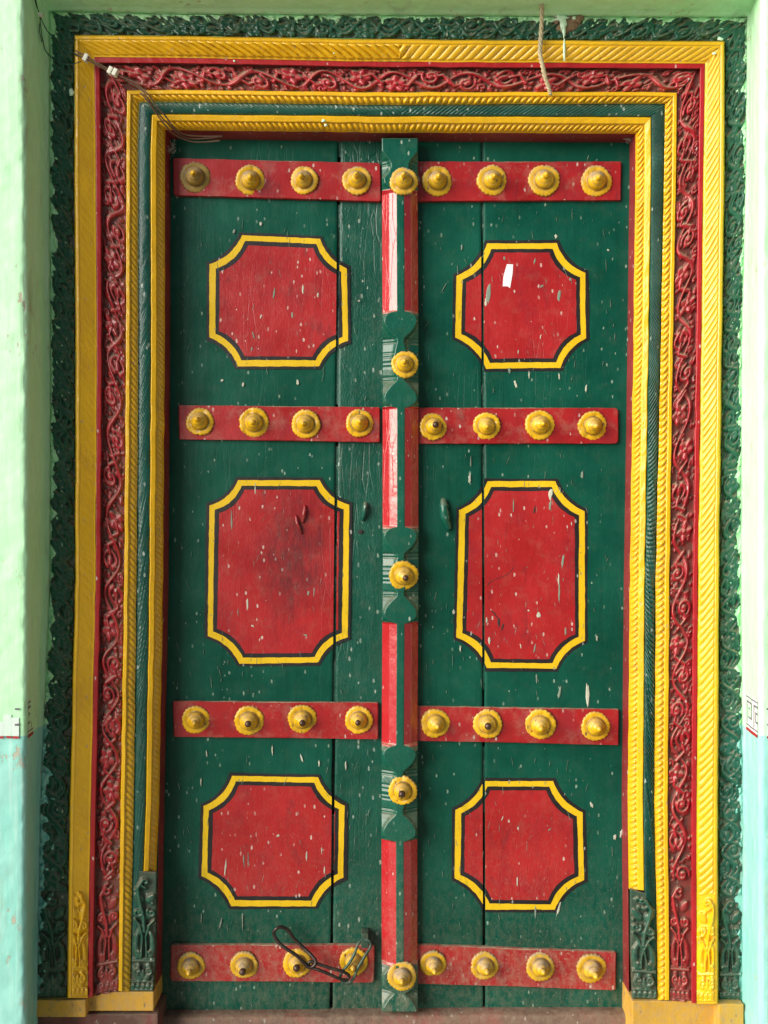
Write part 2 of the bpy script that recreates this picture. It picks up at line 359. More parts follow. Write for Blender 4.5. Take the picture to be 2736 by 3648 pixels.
def vine(na, W, period, seed, amp, dense=1.0):
    """scrolling vine with flowers, curled leaves and tendrils; returns relief (grid na x W)"""
    H = np.zeros((na, W)); r = random.Random(seed)
    aa = np.arange(-10, na + 10, 1.0)
    ph = aa / period * 2 * math.pi + .9 * np.sin(aa / period * .9 + seed)
    c = W / 2 + W * .36 * np.sin(ph) * (.85 + .3 * (smooth_noise(aa / 40, seed) - .5))
    # leaf litter that fills the ground between the stems
    for k in range(int(na * W / 95 * dense)):
        a_, b_ = r.random() * na, r.random() * W
        if r.random() < .5: petal(H, (a_, b_), r.random() * 6.3, W * .13, W * .065, amp * .62)
        else: stamp(H, a_, b_, W * (.05 + .05 * r.random()), amp * .62)
    n = int(na / period * 2) + 3; cs = []
    for k in range(n):
        cen = k * math.pi + math.pi / 2; a_c = np.interp(cen, ph, aa); side = 1 if math.sin(cen) > 0 else -1
        b_c = W / 2 - side * W * .13; d = r.choice((-1, 1)); kind = r.random(); cs.append(a_c)
        a_ = int(a_c) - 4 * d; 
        # branch from the vine to the lobe centre
        st = (a_c - d * period * .27, W / 2 + side * W * .12); stroke(H, [st, (a_c - d * period * .16, b_c - side * W * .1), (a_c - d * W * .1, b_c)], W * .085, W * .06, amp * .9)
        if kind < .42:
            m = r.choice((4, 5)); ro = r.random() * 3
            for q in range(m):
                t = ro + q * 2 * math.pi / m; petal(H, (a_c + math.cos(t) * W * .07, b_c + math.sin(t) * W * .07), t, W * .23, W * .125, amp * .95)
            stamp(H, a_c, b_c, W * .10, amp * 1.15)
        elif kind < .72:
            sp_ = spiral((a_c, b_c), W * .29, r.random() * 6, 1.35, d); stroke(H, sp_, W * .075, W * .085, amp * .75, amp)
            stamp(H, sp_[-1][0], sp_[-1][1], W * .13, amp * 1.1)
            for q in range(3): t = r.random() * 6.3; petal(H, (a_c + math.cos(t) * W * .3, b_c + math.sin(t) * W * .3), t, W * .13, W * .07, amp * .75)
        else:
            for sg in (-1, 1):
                t = np.linspace(0, 1, 12); x0 = a_c - d * W * .28
                pts = np.stack([x0 + d * W * .58 * t, b_c + sg * W * .28 * np.sin(t * 2.7)], -1); stroke(H, pts, W * .06, W * .105, amp * .6, amp)
                stamp(H, pts[-1][0], pts[-1][1], W * .12, amp)
            petal(H, (a_c, b_c), 0 if d > 0 else math.pi, W * .22, W * .10, amp)
        for q in range(int(3 * dense)):
            ac = a_c + (r.random() - .5) * period * .5; bb = W / 2 + side * (-1 if r.random() < .65 else 1) * W * (.26 + .18 * r.random())
            if r.random() < .6: stroke(H, spiral((ac, bb), W * .13, r.random() * 6, 1.1, r.choice((-1, 1)), 14), W * .055, W * .05, amp * .7)
            else: petal(H, (ac, bb), r.random() * 6.3, W * .16, W * .08, amp * .7)
    # the stem lies over everything, with a groove along it
    w_ = W * .068 * (.8 + .5 * smooth_noise(aa / 22, seed + 4)); V = np.stack([aa, c], -1)
    for k in range(len(aa)):
        stamp(H, aa[k], c[k], w_[k] * 1.15, amp * (.85 + .25 * math.sin(aa[k] / 9)))
    return blur(H, 1)
def vase(H, a0, a1, W, amp, seed=0):
    """carved pot with leaves at the foot of a band; rows a0..a1 cleared first (a0 = bottom)"""
    s0, s1 = sorted((int(a0), int(a1))); H[max(0, s0):s1, :] = 0; r = random.Random(seed)
    L_ = a1 - a0; at = lambda f: a0 + L_ * f; m = W / 2
    j = lambda k=.03: (r.random() - .5) * 2 * k * W
    stroke(H, [(at(.015), 1), (at(.015), W - 1)], W * .05, W * .05, amp * .6)
    for k in range(5): petal(H, (at(.035), W * (.1 + .2 * k)), .5 if L_ > 0 else math.pi - .5, W * .12, W * .09, amp * .9)
    for f, a_ in ((.085, .7), (.255, .9), (.275, .6)): stroke(H, [(at(f), W * .08), (at(f), W * .92)], W * .045, W * .045, amp * a_)
    sg_ = 1 if L_ > 0 else -1
    for sg in (-1, 1):      # squat pot with two leaves on it
        stroke(H, [(at(.11), m + sg * W * .12), (at(.16), m + sg * W * .26), (at(.22), m + sg * W * .2)], W * .15, W * .12, amp * .7, amp * .7)
        stroke(H, spiral((at(.17), m + sg * W * .2), W * .15, 0, 1.1, sg), W * .06, W * .04, amp)
    petal(H, (at(.12), m), 0 if L_ > 0 else math.pi, W * .3, W * .08, amp)
    for sg in (-1, 1):      # tall sheathing leaves
        stroke(H, [(at(.30), m + sg * W * .22), (at(.37), m + sg * W * .33), (at(.46), m + sg * W * .30), (at(.55), m + sg * W * .12)], W * .17, W * .08, amp * .72)
        stroke(H, [(at(.29), m + sg * W * .1), (at(.36), m + sg * W * .09), (at(.46), m + sg * W * .05 + j()), (at(.56), m + sg * W * .2), (at(.60), m + sg * W * .38)], W * .045, W * .06, amp * 1.1)
        stamp(H, at(.33), m + sg * W * .2, W * .1, amp * 1.1)
        stroke(H, spiral((at(.66) + j(), m + sg * W * .26), W * .17, 3 + sg, 1.2, sg), W * .07, W * .06, amp)
        petal(H, (at(.62), m + sg * W * .1), sg * sg_ * .5 + (0 if L_ > 0 else math.pi), W * .3, W * .11, amp * .8)
        petal(H, (at(.76), m - sg * W * .12), -sg * sg_ * .7 + (0 if L_ > 0 else math.pi), W * .32, W * .12, amp * .85)
    q = -1 if seed % 2 else 1
    stroke(H, [(at(.5), m), (at(.62), m + q * W * .04), (at(.74), m + q * W * .2), (at(.86), m + q * W * .3), (at(.93), m + q * W * .1)], W * .08, W * .10, amp * 1.1)
    stroke(H, spiral((at(.91), m), W * .2, 0, 1.0, q), W * .08, W * .06, amp)
    for k in range(6): stamp(H, at(.68 + .27 * r.random()), r.random() * W, W * .08, amp * .6)
    H[max(0, s0):s1, :] = blur(H[max(0, s0):s1, :], 1)

def band(name, ra, rb, prof, orn, mats, parent, seed, midx_fn=None, label=None, sides='ltr', dustfn=None):
    """one moulding of the frame, running up the left jamb, across the head and down the right jamb"""
    V = []; F = []; MI = []; DU = []; off = 0
    for side in sides:
        n_len = max(abs(ra[side][-1][1] - ra[side][0][1]), abs(ra[side][-1][0] - ra[side][0][0]))
        wid = np.mean([np.hypot(*(np.array(ring_at(rb, side, np.array([f]))[0]) - ring_at(ra, side, np.array([f]))[0])) for f in (.2, .5, .8)])
        na = int(n_len / STEP) + 2; nb = int(wid / STEP * (1.1)) + 3
        f = np.linspace(0, 1, na); A = ring_at(ra, side, f); B = ring_at(rb, side, f)
        t = np.linspace(0, 1, nb)
        wob = (smooth_noise(f * n_len / 60, seed) - .5) * 3.0 * np.sin(np.pi * f) 
        UV = A[:, None, :] * (1 - t)[None, :, None] + B[:, None, :] * t[None, :, None]
        k = 0 if side in 'lr' else 1
        UV[:, :, k] += (wob[:, None] * np.ones_like(t)[None, :])
        aa = f * n_len
        H0 = prof(t)[None, :] * np.ones((na, 1))
        rel, dust = orn(side, na, nb, aa, t, n_len, wid)
        H = H0 + rel + (fbm(aa[:, None] / 25, t[None, :] * 3 + 5, seed) - .5) * .0012
        V.append(P(UV[..., 0], UV[..., 1], H).reshape(-1, 3)); F.append(grid_faces(na, nb, flip=(False), off=off)); off += na * nb
        DU.append(np.clip(dust, 0, 1).ravel())
        if midx_fn is not None: MI.append(midx_fn(side, aa, t, rel)[:-1, :-1].ravel())
        else: MI.append(np.zeros((na - 1) * (nb - 1), int))
    o = mesh_obj(name, np.concatenate(V), np.concatenate(F), mats, parent, True, np.concatenate(MI), {'dust': np.concatenate(DU)})
    if label: o['label'] = label
    return o

frame = thing('carved_door_frame', 'green, yellow and red carved door frame running round the double door, set in the pale green wall', 'door frame', P(1368, 3600, .0))
ip = lambda xs, ys: (lambda t: np.interp(t, xs, ys))
# outer green carved border
def slop(side, aa, t, rel):
    """pale green wall paint slopped over the outer edge of the carving"""
    A, T = np.meshgrid(aa, t, indexing='ij')
    q = {'l': 3, 't': 50, 'r': 90}[side]
    lim = .02 + .26 * noise2(A / 34, T * 0 + q, 5) ** 2 * (1.2 if side == 'l' else .9)
    blobs = fbm(A / 15, T * 4 + q, 33, 2); fingers = np.clip(noise2(A / 13, T * .3 + q, 8) - .7, 0, 1) * (1.5 if side == 't' else .5)
    z = (T < lim + fingers * .6 + (noise2(A / 12, T * 4, 21) - .5) * .08).astype(int)
    z |= ((blobs > .84) & (T < .5)).astype(int)
    return z
def orn_gc(side, na, nb, aa, t, n, w):
    sd = {'l': 1, 't': 2, 'r': 3}[side]
    H = vine(na, nb, 56, sd * 10 + 1, .0100, 1.1)
    if side == 'l': vase(H, 2, 150, nb, .011, 3)
    if side == 'r': vase(H, na - 3, na - 150, nb, .011, 4)
    H *= np.interp(t, [0, .04, .96, 1], [.2, 1, 1, .2])[None, :]
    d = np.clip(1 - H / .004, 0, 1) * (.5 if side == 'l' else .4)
    return H, d
band('green_scroll_border', RG[0], RG[1], ip([0, 1], [.100, .098]), orn_gc, [M['carve_green'], M['wall']], frame, 1, slop)
# yellow rope moulding
def orn_y1(side, na, nb, aa, t, n, w):
    A, T = np.meshgrid(aa, t, indexing='ij'); px = T * w
    Pd = {'l': 33, 't': 34, 'r': 29}[side]
    mid = n / 2
    if side == 't': ph = np.where(A < mid, -(px * .9), px * .9) + np.abs(A - mid) * np.sign(A - mid)
    else: ph = A + (1 if side == 'l' else -1) * px * .55 + 6 * smooth_noise(A / 70, 12)
    s_ = (ph / Pd + .10 * np.sin(T * 6)) % 1
    ridge = np.sqrt(np.clip(1 - (2 * s_ - 1) ** 2, 0, 1)) - .3
    env = np.clip(np.minimum((T - .22) / .07, (.93 - T) / .07), 0, 1)
    amp = {'l': .0003, 't': .0036, 'r': .0038}[side] * (.7 + .6 * fbm(A / 50, T * 2, 47, 2))
    if side == 't': amp = amp * np.interp(A, [0, 250, 600, 1180, 1200], [.6, 1.7, 2.4, 2.2, 1])
    H = ridge * env * amp
    H -= .0018 * np.exp(-((T - .205) / .018) ** 2) * (side != 'l')
    if side == 'l':
        m = (A < 390); Z = np.zeros((na, nb)); vase(Z, 2, 150, nb, .007, 8); Z *= (T > .25); H = np.where(m, Z, H)
    if side == 'r':
        m = (A > n - 395); Z = np.zeros((na, nb)); vase(Z, na - 3, na - 152, nb, .009, 9); Z *= (T > .22); H = np.where(m, Z, H)
    return H, np.clip(-H / .002, 0, 1) * .35
band('yellow_rope_moulding', RG[1], RG[2], ip([0, .03, .06, .20, .22, .92, 1], [.098, .122, .128, .128, .126, .109, .108]), orn_y1, [M['yellow']], frame, 2)
# red carved band
def orn_red(side, na, nb, aa, t, n, w):
    A, T = np.meshgrid(aa, t, indexing='ij'); sd = {'l': 4, 't': 5, 'r': 6}[side]
    sub = int(nb * .80); H2 = vine(na, sub, {'l': 100, 't': 112, 'r': 100}[side], sd * 7, .0135, 1.2)
    if side == 'l': vase(H2, 2, 160, sub, .011, 5)
    if side == 'r': vase(H2, na - 3, na - 170, sub, .011, 6)
    H = np.zeros((na, nb)); H[:, nb - sub:] = H2
    H *= np.clip((T - .19) / .04, 0, 1) * np.clip((1.02 - T) / .05, .2, 1)
    if side == 'l': H *= .8
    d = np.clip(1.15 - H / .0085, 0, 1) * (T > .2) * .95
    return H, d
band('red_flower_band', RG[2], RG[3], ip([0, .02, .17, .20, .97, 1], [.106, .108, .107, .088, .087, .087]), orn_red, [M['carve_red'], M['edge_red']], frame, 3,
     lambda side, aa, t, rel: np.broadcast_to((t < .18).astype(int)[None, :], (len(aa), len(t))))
# yellow bead mouldings
def orn_bead(Pd, t0, t1, amp, seed, lfac=1.0):
    def f(side, na, nb, aa, t, n, w):
        A, T = np.meshgrid(aa, t, indexing='ij'); bc = (t0 + t1) / 2; rb = (t1 - t0) / 2; q = (T - bc) / rb
        sg = -1 if side == 'r' else 1
        if side == 't': sg = np.where(A < n / 2, -1, 1)
        ph = (A + sg * q * Pd * .20 + 5 * smooth_noise(A / 90, seed)) / Pd; fr = (ph % 1) * 2 - 1
        cell = np.floor(ph).astype(int); jit = .7 + .5 * np.random.default_rng(seed).random(4000)[cell % 4000]
        b_ = np.clip(1 - (fr / .9) ** 2 - q ** 2 * .95, 0, 1) ** .6
        a_ = amp * (1 if side != 'l' else lfac)
        H = b_ * a_ * jit * (np.abs(q) < 1)
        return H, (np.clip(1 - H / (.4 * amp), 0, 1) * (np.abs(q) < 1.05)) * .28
    return f
def rag(thr):
    def f(side, aa, t, rel):
        A, T = np.meshgrid(aa, t, indexing='ij')
        return (T > thr - .0 + (fbm(A / 9, T * 0, 41, 2) - .5) * .12 + .06).astype(int)
    return f
band('yellow_bead_moulding', RG[3], RG[4], ip([0, .03, .32, .36, .95, 1], [.087, .098, .098, .093, .084, .083]), orn_bead(24, .38, .97, .0075, 3, .4), [M['yellow'], M['rope_green']], frame, 4, rag(.95))
# blue-green rope
def orn_rope(side, na, nb, aa, t, n, w):
    A, T = np.meshgrid(aa, t, indexing='ij'); sg = -1 if side == 'r' else 1
    px = T * w
    ph = np.abs(A - n / 2) + px * 1.0 if side == 't' else A + sg * px * 1.1
    s_ = (ph / 18 + .05 * np.sin(A / 37)) % 1; ridge = np.sqrt(np.clip(1 - (2 * s_ - 1) ** 2, 0, 1))
    dome = np.sqrt(np.clip(1 - (2 * T - 1) ** 2, 0, 1))
    amp = {'l': .0006, 't': .0038, 'r': .0060}[side] * (.5 + .9 * fbm(A / 60, T * 0 + 3, 17, 2))
    H = dome * .006 + ridge * amp * dome
    return H, np.zeros_like(H)
ringE = RG[5]
band('green_rope_moulding', RG[4], {**RG[5], 'l': [(509, 3103)] + RG[5]['l'][1:], 'r': RG[5]['r'][:-1] + [(2297, 3172)]} if False else RG[5], ip([0, 1], [.0775, .0745]), orn_rope, [M['rope_green']], frame, 5)
band('inner_yellow_bead_moulding', RG[5], RG[6], ip([0, .02, .05, .40, .44, .94, .97, 1], [.0745, .078, .079, .075, .069, .055, .052, .051]), orn_bead(21, .46, .93, .0060, 9, .3), [M['yellow']], frame, 6)
# maroon lining of the opening, square to the wall
def lining():
    V = []; F = []; off = 0
    for side in 'ltr':
        n = 200; f = np.linspace(0, 1, n); A = ring_at({**RG[6], 'l': [(557, 3612)] + RG[6]['l'][1:], 'r': RG[6]['r'][:-1] + [(2241, 3648)]}, side, f)
        W0 = P(A[:, 0], A[:, 1], .051); hs = np.array([.051, .040, .015, -.004])
        G_ = np.repeat(W0[:, None, :], 4, 1); G_[:, :, 1] = -hs[None, :]
        dx = np.array([0, .001, .001, .0015])
        if side == 'l': G_[:, :, 0] += dx
        if side == 'r': G_[:, :, 0] -= dx
        if side == 't': G_[:, :, 2] -= dx
        V.append(G_.reshape(-1, 3)); F.append(grid_faces(n, 4, off=off)); off += n * 4
    return mesh_obj('maroon_lining', np.concatenate(V), np.concatenate(F), [M['maroon']], frame)
lining()
# carved feet standing over the two inner mouldings of each jamb
def foot(pl, pr, seed, hh, flipx=False):
    """pl / pr: polylines (u, v) from top to bottom of the left and right edge"""
    pl = np.array(pl, float); pr = np.array(pr, float)
    na = int((pl[-1, 1] - pl[0, 1]) / 2.2); nb = int((pr[0, 0] - pl[0, 0]) / 2.2); f = np.linspace(0, 1, na)
    va = pl[0, 1] + (pl[-1, 1] - pl[0, 1]) * f; vb = pr[0, 1] + (pr[-1, 1] - pr[0, 1]) * f
    ua = np.interp(va, pl[:, 1], pl[:, 0]); ub = np.interp(vb, pr[:, 1], pr[:, 0])
    t = np.linspace(0, 1, nb); U = ua[:, None] * (1 - t) + ub[:, None] * t; Vv = va[:, None] * (1 - t) + vb[:, None] * t
    H = np.zeros((na, nb)); vase(H, na - 2, 3, nb, .012, seed)
    rim = np.minimum(1, np.minimum(t, 1 - t) / .04)[None, :] * np.minimum(1, np.minimum(f, 1 - f) / .012)[:, None]
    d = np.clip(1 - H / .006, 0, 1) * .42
    HH = (.062 if hh is None else hh) + .018 * rim + H * rim
    if flipx: HH = HH
    mesh_obj('carved_foot', P(U, Vv, HH).reshape(-1, 3), grid_faces(na, nb, True), [M['carve_green']], frame, True, None, {'dust': d})
foot([(474, 3096), (466, 3422), (462, 3535)], [(561, 3103), (556, 3422), (548, 3535)], 21, .064)
foot([(2243, 3162), (2244, 3400), (2250, 3560)], [(2338, 3190), (2340, 3400), (2343, 3562)], 22, .064)
# plinth blocks under the jambs
def plinth(u0, u1, v0, v1, h0, h1, m=M['plinth'], z1=-.12, name='plinth_block'):
    a_, b_ = P(u0, v0, h1), P(u1, v0, h1)
    mb = MB(); x0, x1, z = a_[0], b_[0], a_[2]; y0, y1 = -h1, -h0
    mb.box([(x0, y1, z1), (x1, y1, z1), (x1, y1, z), (x0, y1, z), (x0, y0, z1), (x1, y0, z1), (x1, y0, z), (x0, y0, z)])
    return mb.build(name, m, frame, bevel=.0025)
zs = P(0, 3612, .10)[2]
plinth(124, 305, 3563, 0, -.02, .115, z1=zs); plinth(305, 547, 3534, 0, -.02, .088, z1=zs)
plinth(90, 562, 3613, 0, -.02, .090, M['threshold'], name='sill_stone')
plinth(2252, 2560, 3566, 0, -.02, .092); plinth(2560, 2650, 3577, 0, -.02, .125)
# threshold and the step below
mb = MB(); n = 60
xs = np.linspace(P(540, 0, .03)[0], P(2262, 0, .03)[0], n)
zt = P(0, 3592, 0)[2]
V = []
prof_y = [-.0, .012, .026, .031, .031]; 
for i, x in enumerate(xs):
    dz = (smooth_noise(i / 5, 3) - .5) * .006; zt_ = zt + .003 * math.sin(x * 4)
    for (yy, zz) in ((.06, zt_), (.0, zt_), (-.014, zt_ + dz * .4), (-.027, zt_ + dz * .5 - .002), (-.032, zt_ - .006), (-.033, -.12)): V.append((x, yy + dz * .3 * (yy < -.02), zz))
mesh_obj('threshold', np.array(V), grid_faces(n, 6), [M['threshold']], frame, True)

# ------------------------------------------------------------------ the limewashed wall and its reveal
wall = thing('limewashed_wall', 'pale mint wall with turquoise dado, framing the carved door on three sides', 'wall', P(1368, 3600, WALLH))
def pier(side):
    ring0 = RG[0]['l' if side == 'l' else 'r']; pts = np.array(ring0, float); pts = pts[np.argsort(pts[:, 1])]
    vv = np.arange(-120, 3900, 7.0); sg = -1 if side == 'l' else 1
    u_in = np.interp(vv, pts[:, 1], pts[:, 0]); xin = P(u_in, vv, .10)[:, 0]; zz = ZC + (1824 - vv) * S * (D - .1) / D
    uo = np.interp(vv, [0, 530, 1260, 2060, 2860, 3500], [84, 90, 97, 97, 91, 90] if side == 'l' else [2716, 2712, 2708, 2706, 2708, 2708])
    xo = P(uo, vv, WALLH)[:, 0]
    ts = np.linspace(0, 1, 26); prof = []
    # profile: from behind the frame edge, up the ragged plaster rim, along the reveal, round the arris, out across the face
    wall_x = np.concatenate([np.linspace(0, .03, 6)[1:], np.geomspace(.04, 2.6, 26)])
    G_ = np.zeros((len(vv), 2 + len(ts) + 7 + len(wall_x), 3))
    rimw = .011 + .006 * fbm(vv / 40, vv * 0, 61, 3) if side == 'l' else .006 + .005 * fbm(vv / 40, vv * 0, 62, 3)
    for i in range(len(vv)):
        row = []
        x0, x1 = xin[i], xo[i]; dxr = x1 - x0
        row.append((x0 - sg * .001, .092)); row.append((x0 + sg * .0, .1045 + .003 * smooth_noise(vv[i] / 14, 5)))
        # rim
        for t in ts:
            h = .108 + (WALLH - .012 - .108) * t
            x = x0 + dxr * (.1 + .9 * t) 
            if h < .108 + rimw[i] * .9: x -= sg * .0035
            row.append((x, h))
        c0x, c0h = x1, WALLH - .012
        for k in range(7):
            q = (k + 1) / 8 * math.pi / 2; row.append((c0x + sg * .012 * (1 - math.cos(q)), c0h + .012 * math.sin(q)))
        for w in wall_x: row.append((x1 + sg * (.012 + w), WALLH))
        row = np.array(row); G_[i, :, 0] = row[:, 0]; G_[i, :, 1] = -row[:, 1]; G_[i, :, 2] = zz[i]
    nb = G_.shape[1]; w_ = np.linspace(0, 1, nb)
    nz = (fbm(vv[:, None] / 45, np.arange(nb)[None, :] / 4 + 7, 71 + (side == 'r'), 3) - .5) * .003
    G_[:, 2:-26, 0] += nz[:, 2:-26]; G_[:, 30:, 1] -= nz[:, 30:]
    mesh_obj('pier', G_.reshape(-1, 3), grid_faces(len(vv), nb, side == 'r'), [M['wall']], wall)
pier('l'); pier('r')
def lintel():
    uu = np.arange(60, 2790, 7.0); pts = np.array(RG[0]['t'], float); v_in = np.interp(uu, pts[:, 0], pts[:, 1])
    X = (uu - 1368) * S * (D - .1) / D; z0 = P(uu, v_in, .1)[:, 2]
    row_h = np.concatenate([[.09, .104], np.linspace(.108, .208, 22), .208 + .012 * np.sin(np.linspace(.2, 1.57, 7)), np.full(14, .22)])
    dz = np.concatenate([[-.001, 0], np.linspace(.0, .004, 22), .004 + .012 * (1 - np.cos(np.linspace(.2, 1.57, 7))), .016 + np.geomspace(.01, 2.2, 14)])
    nb = len(row_h); G_ = np.zeros((len(uu), nb, 3)); G_[..., 0] = X[:, None]; G_[..., 1] = -row_h[None, :]
    sag = fbm(uu / 60, uu * 0, 81, 3) - .5
    G_[..., 2] = z0[:, None] + dz[None, :] + (fbm(uu[:, None] / 30, np.arange(nb)[None, :] / 5, 82, 3) - .5) * .004 * (np.arange(nb) > 1)[None, :]
    G_[:, 2:5, 2] -= .003 + .003 * sag[:, None]
    mesh_obj('lintel', G_.reshape(-1, 3), grid_faces(len(uu), nb), [M['wall']], wall)
lintel()
slab('masonry_core', -2.6, 2.6, .06, BACKY, -.12, 4.2, M['wall'], wall)
# painted key border between mint and turquoise, on the reveals and the faces
def border(side):
    sg = -1 if side == 'l' else 1
    u_i = 143 if side == 'l' else 2650; xi = P(u_i, 2560, .1)[0]; xo = P(91 if side == 'l' else 2708, 2620, WALLH)[0]
    # w: distance from the frame; reveal first, then face
    Lr = .108
    def S_(w, z, off):
        w = np.asarray(w, float); x = np.where(w < Lr, xi + (xo - xi) * w / Lr, xo + sg * (.012 + (w - Lr))); h = np.where(w < Lr, .104 + w, WALLH)
        x = np.where(w < Lr, x - sg * off, x); h = np.where(w < Lr, h, h + off); return np.stack([x, -h, z + 0 * x], -1)
    z0 = .7305; mb = MB()
    def rect(w0, w1, za, zb, off, m):
        if w0 > Lr and m == 1:
            m = 3
            return
        if w0 > Lr and m == 0: m = 4
        ws = [w0, w1]
        if w0 < Lr < w1: rect(w0, Lr - .0005, za, zb, off, m); rect(Lr, w1, za, zb, off, m); return
        n = max(2, int((w1 - w0) / .02) + 1); ww = np.linspace(w0, w1, n)
        jz = (smooth_noise(ww * 60, 3) - .5) * .002
        A = S_(ww, za + jz, off); B = S_(ww, zb + jz, off)
        mb.add(np.concatenate([A, B]), [(i, i + 1, n + i + 1, n + i) for i in range(n - 1)], m)
    o1, o2 = .0022, .0030
    rect(.022, Lr - .001, z0, z0 + .074, o1, 0); rect(.022, Lr - .001, z0 - .006, z0 + .001, o2, 2); rect(.022, Lr - .001, z0 + .0665, z0 + .0695, o2, 1); rect(.022, Lr - .001, z0 + .006, z0 + .009, o2, 1)
    for k in range(26):                   # worn away towards the top on the outer face
        w_ = Lr + .001 + k * .016; rect(w_, w_ + .0158, z0 + .001, z0 + rnd.uniform(.030, .060), o1, 0)
        if rnd.random() < .75: rect(w_, w_ + rnd.uniform(.01, .0158), z0 - .004, z0 + .001, o2, 2)
        if rnd.random() < .0: rect(w_ + .004, w_ + rnd.uniform(.007, .012), z0 + .008, z0 + rnd.uniform(.014, .024), o2, 5)
    w = .028
    while w < .46:                       # square spiral key
        p = .052; k = .0042; zb, zt = z0 + .011, z0 + .060
        rect(w, w + k, zb, zt, o2, 1); rect(w, w + p * .72, zt - k, zt, o2, 1); rect(w + p * .72 - k, w + p * .72, zb + .012, zt, o2, 1)
        rect(w + p * .25, w + p * .72, zb + .012, zb + .012 + k, o2, 1); rect(w + p * .25, w + p * .25 + k, zb + .012, zb + .034, o2, 1); rect(w + p * .25, w + p * .5, zb + .031, zb + .035, o2, 1)
        w += p
    mb.build('painted_border', [M['keywht'], M['keyblk'], M['keyred'], M['keyfade'], M['keypale'], M['keyblk']], wall)
border('l'); border('r')
def blob(mb, u, v, h, ru, rv_, thick, m=0, n=9, jag=.35, tilt=0):
    """small raised flake or drop stuck to a surface"""
    an = [2 * math.pi * k / n for k in range(n)]
    rr = [1 + jag * (rnd.random() - .5) * 2 for _ in an]; ct, st = math.cos(tilt), math.sin(tilt)
    def ringp(sc, hh):
        o_ = []
        for q, r in zip(an, rr):
            a_, b_ = ru * r * sc * math.cos(q), rv_ * r * sc * math.sin(q); o_.append(P(u + a_ * ct - b_ * st, v + a_ * st + b_ * ct, hh))
        return o_
    V = ringp(1, h - .0006) + ringp(.72, h + thick) + [P(u, v, h + thick * 1.2)]
    F = [(i, (i + 1) % n, n + (i + 1) % n, n + i) for i in range(n)] + [(n + i, n + (i + 1) % n, 2 * n) for i in range(n)]
    mb.add(V, F, m)
mb = MB()
blob(mb, 2030, 84, .103, 50, 40, .006, 0, 16, .4); blob(mb, 2060, 68, .108, 22, 16, .006, 0, 10, .5); blob(mb, 1992, 66, .108, 20, 18, .006, 0, 10, .5)
mb.build('broken_plaster', [M['brick']], wall, True)
mb = MB()
blob(mb, 2004, 64, .112, 26, 15, .003, 0, 14, .5); blob(mb, 2007, 88, .113, 13, 20, .003, 0, 12, .4); blob(mb, 2009, 112, .114, 6, 32, .003, 0, 12, .35); blob(mb, 2010, 180, .1262, 4.5, 42, .003, 0, 12, .2); blob(mb, 2046, 64, .113, 8, 7, .003, 0, 8, .3)
for u, v, a_, b_ in ((255, 328, 10, 11), (835, 218, 5, 4), (1153, 430, 7, 5), (1160, 446, 5, 6), (1190, 190, 4, 3), (1760, 205, 4, 3), (2566, 138, 9, 8), (2545, 190, 7, 6)):
    hh = .111 if v > 400 or v < 135 else .128
    blob(mb, u, v, .082 if v > 400 else (.112 if u < 260 else .1275 if v < 200 else .11), a_, b_, .002, 0)
mb.build('paint_drip', [paint('pale_mint_drip', (.62, .85, .66), .5, .08, 0, .3, 0, bump=.2)], frame, True)

# ------------------------------------------------------------------ the two door leaves
leafL = thing('door_leaf', 'left green door leaf, three red octagons, four red straps, a staple holding the iron chain', 'door', P(980, 3592, -.03))
leafR = thing('door_leaf', 'right green door leaf carrying the tall red and green centre rail with five studs', 'door', P(1830, 3592, -.03))
leafL['group'] = leafR['group'] = 'leaves of the double door'
def plank(leaf, L0, L1, R0, R1, m, hh=0.0, label=None):
    """L0,L1: left edge u at top and bottom; R0,R1: right edge"""
    vt, vb = 478, 3625; mb = MB()
    def c(u, v, h): return tuple(P(u, v, h))
    n = 40; V = []; F = []
    vs = np.linspace(vt, vb, n + 1)
    def edge(a0, a1, v, seed): return np.interp(v, [500, 3590], [a0, a1]) + (smooth_noise(v / 55, seed) - .5) * 2.2
    sL, sR = rnd.randint(0, 999), rnd.randint(0, 999)
    rows = []
    for v in vs:
        a_, b_ = edge(L0, L1, v, sL), edge(R0, R1, v, sR)
        # world x from plane h=0 so the edges stay square to the face
        def X(u, h, y): p = P(u, v, 0); return (p[0], -y, p[2])
        uu = [a_, a_, a_ + 1.2, a_ + 3] + list(np.linspace(a_ + 12, b_ - 12, 10)) + [b_ - 3, b_ - 1.2, b_, b_]
        hs = [-.035, -.003, -.0012, 0] + [0] * 10 + [0, -.0012, -.003, -.035]
        rows.append([X(u, 0, hh + h_ + (.0008 * (smooth_noise(v / 200 + u / 90, sL) - .5) if h_ == 0 else 0)) for u, h_ in zip(uu, hs)])
    G_ = np.array(rows); return mesh_obj('plank', G_.reshape(-1, 3), grid_faces(G_.shape[0], G_.shape[1], True), [m], leaf, True)
plank(leafL, 588, 560, 1204, 1176, M['green'])
plank(leafL, 1213, 1184, 1422, 1420, M['greenrough'], -.0015)
plank(leafR, 1428, 1426, 1714, 1722, M['green'])
plank(leafR, 1721, 1729, 2262, 2246, M['green'], .0008)
for leaf, u0, u1 in ((leafL, 1150, 1240), (leafR, 1690, 1750)):        # black strip added behind the seam so no sky shines through
    a_, b_ = P(u0, 470, -.026), P(u1, 3630, -.03)
    t_ = slab('seam_light_stop', a_[0], b_[0], .024, .034, b_[2], a_[2], M['black'], leaf)
